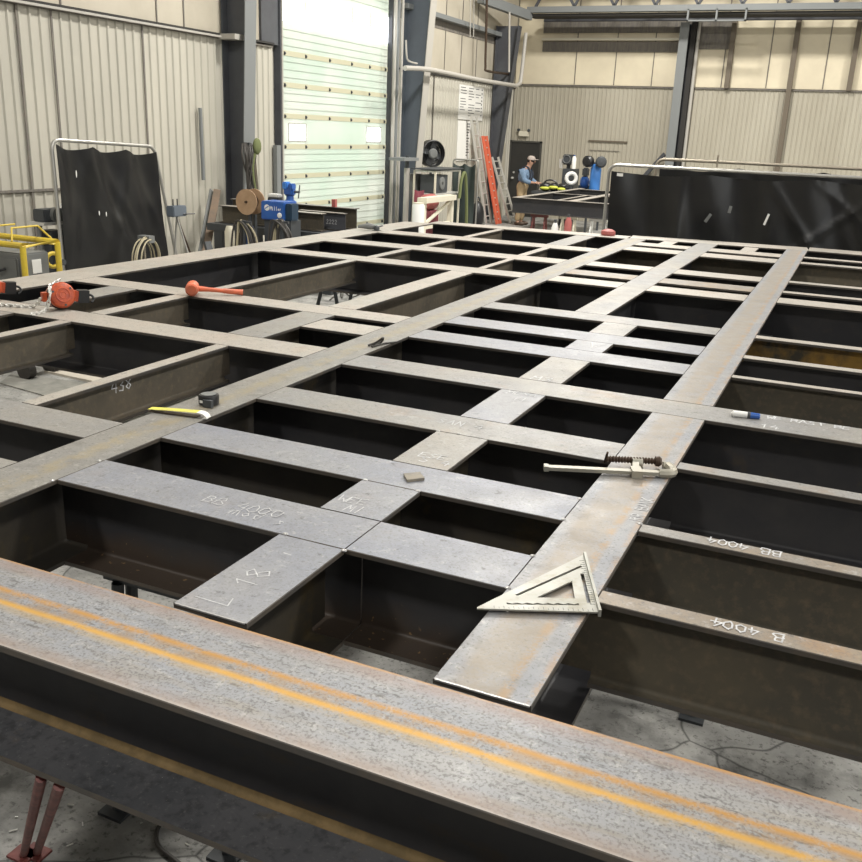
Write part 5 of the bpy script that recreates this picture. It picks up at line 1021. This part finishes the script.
# ------------------------------------------------------------------ ladders
def ladder(top, bot, w, m, label, rail=.07, sidev=(0, 1, 0), rungs=9):
    top = V(top); bot = V(bot); sd = V(sidev).normalized(); t = thing('ladder', label, 'ladder', bot, 'ladders leaning by the corner column'); h = (top-bot).normalized().cross(sd)
    for s in (-1, 1): MB().bar(bot+sd*s*w/2, top+sd*s*w/2, .035, rail, hint=sd).build('rail', m, t)
    for k in range(rungs):
        c = lerp(bot, top, (k+.7)/(rungs+.3)); MB().cyl(c-sd*w/2, c+sd*w/2, .018, n=8).build('rung', 'alu', t)
    return t
ladder(onX(473.5, 116, -9.36), V((-8.9, onX(489, 219, -8.9).y, 0)), .38, 'alu', 'tallest aluminium ladder leaning on the notice sheets', .10)
ladder(onX(484.5, 136, -9.2), V((-8.7, onX(499, 219, -8.7).y, 0)), .24, 'ladder_orange', 'orange fibreglass ladder between two aluminium ladders', .15, rungs=12)
ladder(onX(495, 157, -9.1), V((-8.55, onX(512, 219, -8.55).y+.1, 0)), .46, 'alu', 'shortest aluminium ladder at the right of the orange one', .10)
tag(MB().bar(onX(504, 143, -9.2), V((-9.1, onX(500, 216, -9.1).y, .02)), .12, .06).build('timber_plank', 'liner_back', at=(-9.1, onX(500, 216, -9.1).y, 0)), 'pale plank leaning in the corner behind the ladders', 'plank')
c = onX(480, 200, -8.4); t = thing('tool_bag', 'black bag on the floor behind the leaning ladders', 'bag', (c.x, c.y, 0)); MB().ball((c.x-.05, c.y, .36), (.16, .2, .36), 14, 10).build('bag', 'black', t); MB().torus((c.x-.05, c.y, .71), (1, 0, 0), .1, .015, 14, 6, a0=0, a1=PI).build('strap', 'strap', t)

# ------------------------------------------------------------------ second frame at the back
Yf = 18.0; xl = onY(513, 198, Yf).x; xr = -2.6; ZT = 1.105
t = thing('steel_floor_frame', 'second smaller steel frame on trestles in front of the back wall', 'steel frame', (-4.5, 19.5, ZT-.3))
def m2(name, a, b, w, top='top_pale', e=0): return ibeam((*a, 0), (*b, 0), w, ZT, .3, ea=e, eb=e).build(name, [top, 'web', 'edge'], t)
m2('main_girder', (xl+.0, Yf), (xr, Yf), .13); m2('edge_girder', (xl+.07, Yf+.07), (xl+.07, 22.9), .14); m2('cross_beam', (xl+.15, 22.4), (xr, 22.4), .13); m2('cross_beam', (xl+.15, 20.2), (xr, 20.2), .10)
x_ = onY(600, 195, Yf+1).x; m2('stringer', (x_-.3, Yf+.07), (x_-.3, 20.14), .18); m2('stringer', (onY(572, 196, 19).x-.0, Yf+.07), (onY(572, 196, 19).x, 20.14), .07)
m2('stringer', (x_-.3, 20.26), (x_-.3, 22.33), .18)
for x, m_, lab in ((xl+.55, 'red', 'dark red trestle under the left end of the far steel frame'), (xl+1.15, 'offwhite', 'cream trestle under the middle of the far steel frame'), (onY(597, 220, Yf).x, 'white', 'white trestle under the far steel frame beside the black curtain')):
    sawhorse(x, Yf+.1, .36, ZT-.3, lab, 'trestles under the far frame', 'x', m_, .2)
for k, (px, m_, lab, h) in enumerate(((568, 'red_faded', 'red gas bottle standing in front of the far steel frame', .48), (555, 'white', 'white canister left of the red gas bottle', .38))):
    c = onY(px, 226, 17.3); z_ = c.z+h-.32; o = thing('gas_bottle' if k == 0 else 'canister', lab, 'bottle', (c.x, 17.3, 0)); MB().lathe((c.x, 17.3, 0), (0, 0, 1), [(0, 0), (.065, 0), (.07, .03), (.07, z_-.1), (.035, z_), (0, z_)], 16).build('body', m_, o); MB().cyl((c.x, 17.3, z_-.01), (c.x, 17.3, z_+.06), .025).build('valve', 'machine_dark', o)

# ------------------------------------------------------------------ gear along the back wall
def P24(px, py, Y=24.0): return onY(px, py, Y)
Y = 23.2; a = P24(541, 188, Y); b = P24(567, 183, Y); BZ = onY(550, 192, 23.0).z
t = thing('work_bench', 'low dark bench behind the far steel frame carrying the bags', 'bench', ((a.x+b.x)/2, Y, 0))
bx1 = onY(603, 180, 23.9).x; MB().box((a.x-.15, Y-.3, BZ-.05), (bx1, Y+1.05, BZ)).build('bench_top', 'machine_dark', t)
for xx in (a.x-.1, bx1-.1):
    for yy in (Y-.25, Y+.95): MB().bar((xx, yy, 0), (xx, yy, BZ-.05), .05, .05).build('leg', 'machine_dark', t)
t = thing('gear_pile', 'black and yellow-green bags heaped on the low bench beside the person', 'bag', ((a.x+b.x)/2, Y, BZ))
rn = random.Random(11)
for k in range(3): MB().ball((a.x+.12+k*.22, Y+.02*k, BZ+.11), (.17, .14, .11), 12, 8).build('bag_body', 'black', t)
for k in range(3): MB().ball((a.x+.14+k*.21, Y-.09, BZ+.08+.03*(k % 2)), (.15-.02*k, .09, .045), 12, 6).build('reflective_flap', 'green_hivis', t)
for k in range(3): MB().ball((a.x+.10+k*.24, Y-.04, BZ+.16), (.11, .10, .05), 10, 6).build('top_pocket', 'black', t)
MB().tube(smooth_path([(a.x+.02, Y-.05, BZ+.08), (a.x+.15, Y-.08, BZ+.26), (a.x+.35, Y-.05, BZ+.27), (a.x+.5, Y-.05, BZ+.12)]), .02, 8).build('strap', 'black', t)
Y = 24.75; a = P24(563, 190, Y); b = P24(577, 169, Y)
t = thing('drill_press', 'black upright workshop machine left of the white coil at the back wall', 'machine', ((a.x+b.x)/2, Y, 0))
rbox((a.x, Y-.2, 0), (b.x, Y+.25, b.z), 'machine_dark', 'cabinet', t); c = P24(569, 160, Y); b1x, b1z = b.x-.08, b.z
MB().cyl((c.x, Y, b.z), (c.x, Y, c.z+.1), .05).build('column', 'machine_dark', t); rbox((c.x-.14, Y-.15, c.z-.12), (c.x+.12, Y+.15, c.z+.14), 'machine_dark', 'head', t, .03); MB().torus((c.x-.02, Y-.16, c.z+.02), (0, 1, 0), .1, .012, 16, 6).build('hand_wheel', 'machine', t)
for k in (0, 1): MB().cyl((c.x-.2+.05*k, Y-.1, b.z), (c.x-.22+.05*k, Y-.1, b.z+.24), .02).build('lever', 'alu', t)
Y = 24.2; c = P24(574.5, 178, Y); Y = 23.9; t = thing('wire_coil', 'white ring-shaped wire coil in front of the black workshop machine', 'coil', (c.x, Y, BZ)); c = V((c.x, Y, c.z))
MB().torus(c, (.5, -1, .1), .125, .05, 24, 10).build('coil', 'paper', t); MB().cyl((c.x, Y, BZ), (c.x, Y, c.z-.17), .03).build('post', 'machine_dark', t); MB().box((c.x-.1, Y-.1, BZ), (c.x+.1, Y+.1, BZ+.02)).build('base', 'machine_dark', t)
c = V((b1x, 24.62, b1z)); t = thing('white_canister', 'small white bottle above the white wire coil', 'bottle', c); MB().lathe((c.x+.02, 24.62, c.z+.003), (0, 0, 1), [(0, 0), (.06, 0), (.06, .26), (.03, .32), (0, .32)], 12).build('body', 'paper', t); MB().cyl((c.x+.02, 24.62, c.z+.32), (c.x+.02, 24.62, c.z+.35), .025).build('cap', 'blue', t)
Y = 23.9; a = P24(580.5, 188, Y); b = P24(589, 174, Y); t = thing('air_compressor', 'small blue compressor between the white coil and the blue cylinder', 'compressor', ((a.x+b.x)/2, Y, BZ))
MB().lathe((a.x, Y, 1.2), (1, 0, 0), [(0, -.03), (.11, 0), (.15, .04), (.15, b.x-a.x-.04), (.11, b.x-a.x), (0, b.x-a.x+.03)], 18).build('tank', 'blue', t); rbox((a.x+.03, Y-.10, 1.34), (b.x-.02, Y+.12, 1.56), 'machine_dark', 'motor', t, .03)
for xx in (a.x+.04, b.x-.04): MB().bar((xx, Y, BZ), (xx, Y, 1.12), .04, .2).build('leg', 'blue_dark', t)
Y = 23.7; c = P24(595.5, 175, Y); zt4 = P24(594, 164, Y).z; t = thing('dust_cylinder', 'bright blue upright cylinder with two black heads near the black curtain', 'cylinder', (c.x, Y, BZ))
MB().lathe((c.x, Y, BZ), (0, 0, 1), [(0, 0), (.12, 0), (.135, .03), (.135, zt4-BZ-.12), (.10, zt4-BZ), (0, zt4-BZ)], 20).build('tank', 'blue_bright', t)
for dx, m_ in ((-.14, 'black'), (.14, 'machine_dark')): MB().lathe((c.x+dx, Y-.12, zt4+.06), (dx*2, -1, 0), [(0, 0), (.12, 0), (.14, .03), (.14, .14), (.1, .18), (0, .19)], 18).build('fan_head', m_, t)
MB().bar((c.x-.15, Y, zt4+.02), (c.x+.15, Y, zt4+.02), .05, .05).build('crossbar', 'machine_dark', t)
c = P24(605, 185, 21); tag(MB().lathe((c.x, 22.4, ZT), (0, 0, 1), [(0, 0), (.2, 0), (.22, .1), (.18, .2), (0, .22)], 14).build('red_tub', 'red_faded', at=(c.x, 22.4, ZT)), 'faded red tub at the right of the blue cylinder', 'tub')

# ------------------------------------------------------------------ the person
def skin(name, pts, edges, radii, m, parent, sub=2):
    me = bpy.data.meshes.new(name); base = V(parent['_o']); me.from_pydata([V(p)-base for p in pts], edges, []); me.update()
    o = bpy.data.objects.new(name+'_tmp', me); COL.objects.link(o)
    md = o.modifiers.new('s', 'SKIN'); md.use_smooth_shade = True
    sv = me.skin_vertices[0].data
    for i, r in enumerate(radii): sv[i].radius = (r, r) if not isinstance(r, tuple) else r
    sv[0].use_root = True
    o.modifiers.new('u', 'SUBSURF').levels = sub
    dg = bpy.context.evaluated_depsgraph_get(); nm = bpy.data.meshes.new_from_object(o.evaluated_get(dg)); nm.name = name
    bpy.data.objects.remove(o); n = bpy.data.objects.new(name, nm); COL.objects.link(n); n.parent = parent; n['_o'] = tuple(base)
    nm.materials.clear(); nm.materials.append(M[m]); nm.shade_smooth(); return n
px_, py_ = P24(522.5, 180, 23.9).x, 23.9
per = thing('person', 'person in a pale cap, blue shirt and tan overalls working at the far frame', 'person', (px_, py_, 0))
def W(a, b, c): return V((px_+a, py_+b, c))          # a = forward (faces +x), b = to his left
J = [W(0, 0, .97), W(.02, 0, 1.12), W(.06, 0, 1.32), W(.11, 0, 1.45), W(.15, 0, 1.52), W(.19, 0, 1.60), W(.205, 0, 1.68),
     W(.0, .1, .92), W(.04, .12, .5), W(-.02, .12, .09), W(.14, .13, .04), W(.0, -.1, .92), W(.02, -.12, .5), W(-.04, -.12, .09), W(.12, -.13, .04),
     W(.09, .19, 1.41), W(.14, .25, 1.17), W(.34, .2, 1.10), W(.42, .19, 1.10), W(.09, -.19, 1.41), W(.12, -.25, 1.16), W(.34, -.2, 1.12), W(.42, -.19, 1.12)]
E_ = [(0, 1), (1, 2), (2, 3), (3, 4), (4, 5), (5, 6), (0, 7), (7, 8), (8, 9), (9, 10), (0, 11), (11, 12), (12, 13), (13, 14), (3, 15), (15, 16), (16, 17), (17, 18), (3, 19), (19, 20), (20, 21), (21, 22)]
RR = [.13, .12, .12, .08, .055, .085, .088, .09, .062, .045, .04, .09, .062, .045, .04, .042, .038, .033, .032, .042, .038, .033, .032]
F0 = len(J); fin = []
for s, w in ((1, 18), (-1, 22)):
    h = J[w]
    for k in range(4):
        L_ = (.075, .085, .08, .062)[k]; q = h+V((.035, s*(.022-.016*k), 0)); e1 = q+V((L_*.55, 0, -.008)); e2 = q+V((L_*.95, 0, -.035))
        i = len(J); J += [q, e1, e2]; E_ += [(w, i), (i, i+1), (i+1, i+2)]; RR += [.010, .0085, .007]
    i = len(J); J += [h+V((.015, s*.03, .005)), h+V((.045, s*.055, -.01)), h+V((.065, s*.05, -.025))]; E_ += [(w, i), (i, i+1), (i+1, i+2)]; RR += [.011, .0095, .008]
body = skin('body', J, E_, RR, 'skin', per)
hd = W(.21, 0, 1.655)
skin('shirt', [W(.02, 0, 1.05), W(.06, 0, 1.30), W(.11, 0, 1.445), W(.09, .19, 1.415), W(.14, .252, 1.17), W(.32, .205, 1.10), W(.09, -.19, 1.415), W(.12, -.252, 1.16), W(.32, -.205, 1.12)], [(0, 1), (1, 2), (2, 3), (3, 4), (4, 5), (2, 6), (6, 7), (7, 8)], [.175, .195, .175, .098, .078, .06, .098, .078, .06], 'denim', per)
ov = skin('overalls', [W(0, 0, .97), W(.03, 0, 1.14), W(.0, .1, .90), W(.04, .12, .5), W(-.02, .12, .10), W(.0, -.1, .90), W(.02, -.12, .5), W(-.04, -.12, .10)], [(0, 1), (0, 2), (2, 3), (3, 4), (0, 5), (5, 6), (6, 7)], [.178, .175, .108, .085, .075, .108, .085, .075], 'tan', per)
for s in (-1, 1):
    MB().tube(smooth_path([W(.20, s*.09, 1.15), W(.25, s*.09, 1.32), W(.15, s*.09, 1.50), W(-.02, s*.06, 1.45), W(-.11, s*.02, 1.25), W(-.13, 0, 1.12)]), .022, 6).build('brace_strap', 'strap', ov)
    o = MB().ball(W(.05 if s > 0 else .03, s*.12, .05), (.15, .055, .06), 12, 8).build('boot', 'thread', per)
    MB().ball(hd+V((.0, s*.088, -.01)), (.022, .012, .032), 8, 6).build('ear', 'skin', per); MB().ball(hd+V((.082, s*.033, .012)), (.010, .014, .008), 8, 6).build('eye', 'paper', per)
MB().ball(hd+V((.10, 0, -.012)), (.02, .014, .024), 8, 6).build('nose', 'skin', per); MB().ball(hd+V((.085, 0, -.055)), (.008, .028, .007), 8, 6).build('mouth', 'maroon', per)
MB().ball(hd+V((-.02, 0, .02)), (.098, .092, .10), 16, 10).build('hair', 'hair', per)
cp = MB().lathe(hd+V((-.005, 0, .03)), (.1, 0, 1), [(.106, 0), (.106, .03), (.09, .07), (.05, .095), (0, .10)], 20).build('cap', 'cap', per)
MB().ball(hd+V((.13, 0, .035)), (.07, .075, .010), 14, 6).build('cap_brim', 'cap', cp)

# ------------------------------------------------------------------ small litter on the near floor
rn = random.Random(21)
mb = MB()
for k in range(90):
    x = rn.uniform(-2.6, -.4); y = rn.uniform(.7, 2.0); a = rn.uniform(0, 6.28); l = rn.uniform(.006, .028)
    mb.bar((x, y, .003), (x+l*math.cos(a), y+l*math.sin(a), .006), .004, .003)
tag(mb.build('metal_shavings', 'alu', at=(-1.5, 1.2, 0)), 'small bright metal shavings scattered on the concrete in front', 'shavings', kind='stuff')
c = onZ(160, 845, 0); tag(MB().tube(smooth_path([onZ(172, 815, .012), onZ(158, 828, .012), onZ(158, 845, .012), onZ(175, 860, .012), onZ(200, 880, .012)]), .008, 6).build('air_hose', 'rubber', at=c), 'thin black hose curling on the floor below the near beam', 'hose')

# ------------------------------------------------------------------ light
def area(name, loc, rot, sx, sy, power, col):
    l = bpy.data.lights.new(name, 'AREA'); l.shape = 'RECTANGLE'; l.size = sx; l.size_y = sy; l.energy = power; l.color = col
    o = bpy.data.objects.new(name, l); COL.objects.link(o); o.location = loc; o.rotation_euler = rot; return o
for x in (-4.5, 4.5):
    for y, k in ((-3, .7), (5, .8), (13, 1.35), (20.5, 1.6)):
        area('bay_lamp', (x, y, 8.3), (0, 0, 0), 1.0, 1.0, LAMP*k, (1, .97, .91))
area('daylight_fill', (XW-1.3, 16.6, 3.0), (0, -PI/2, 0), 6.5, 5, DAY, (.93, .98, 1))
area('daylight_fill', (XR-.2, 3.0, 4.5), (0, PI/2, 0), 4, 9, SIDE_FILL, (.92, .96, 1))  # added side fill inside the room; the right wall has no window
w = bpy.data.worlds.new('world'); SC.world = w; w.use_nodes = True; w.node_tree.nodes['Background'].inputs[0].default_value = (.9, .95, 1, 1); w.node_tree.nodes['Background'].inputs[1].default_value = 1.0
SC.view_settings.view_transform = 'Standard'; SC.view_settings.look = 'None'; SC.view_settings.gamma = 1; SC.view_settings.exposure = EXPO; SC.view_settings.use_curve_mapping = False
for o in bpy.data.objects:
    if '_o' in o: del o['_o']
for o in bpy.data.materials:
    if 'out' in o: del o['out']
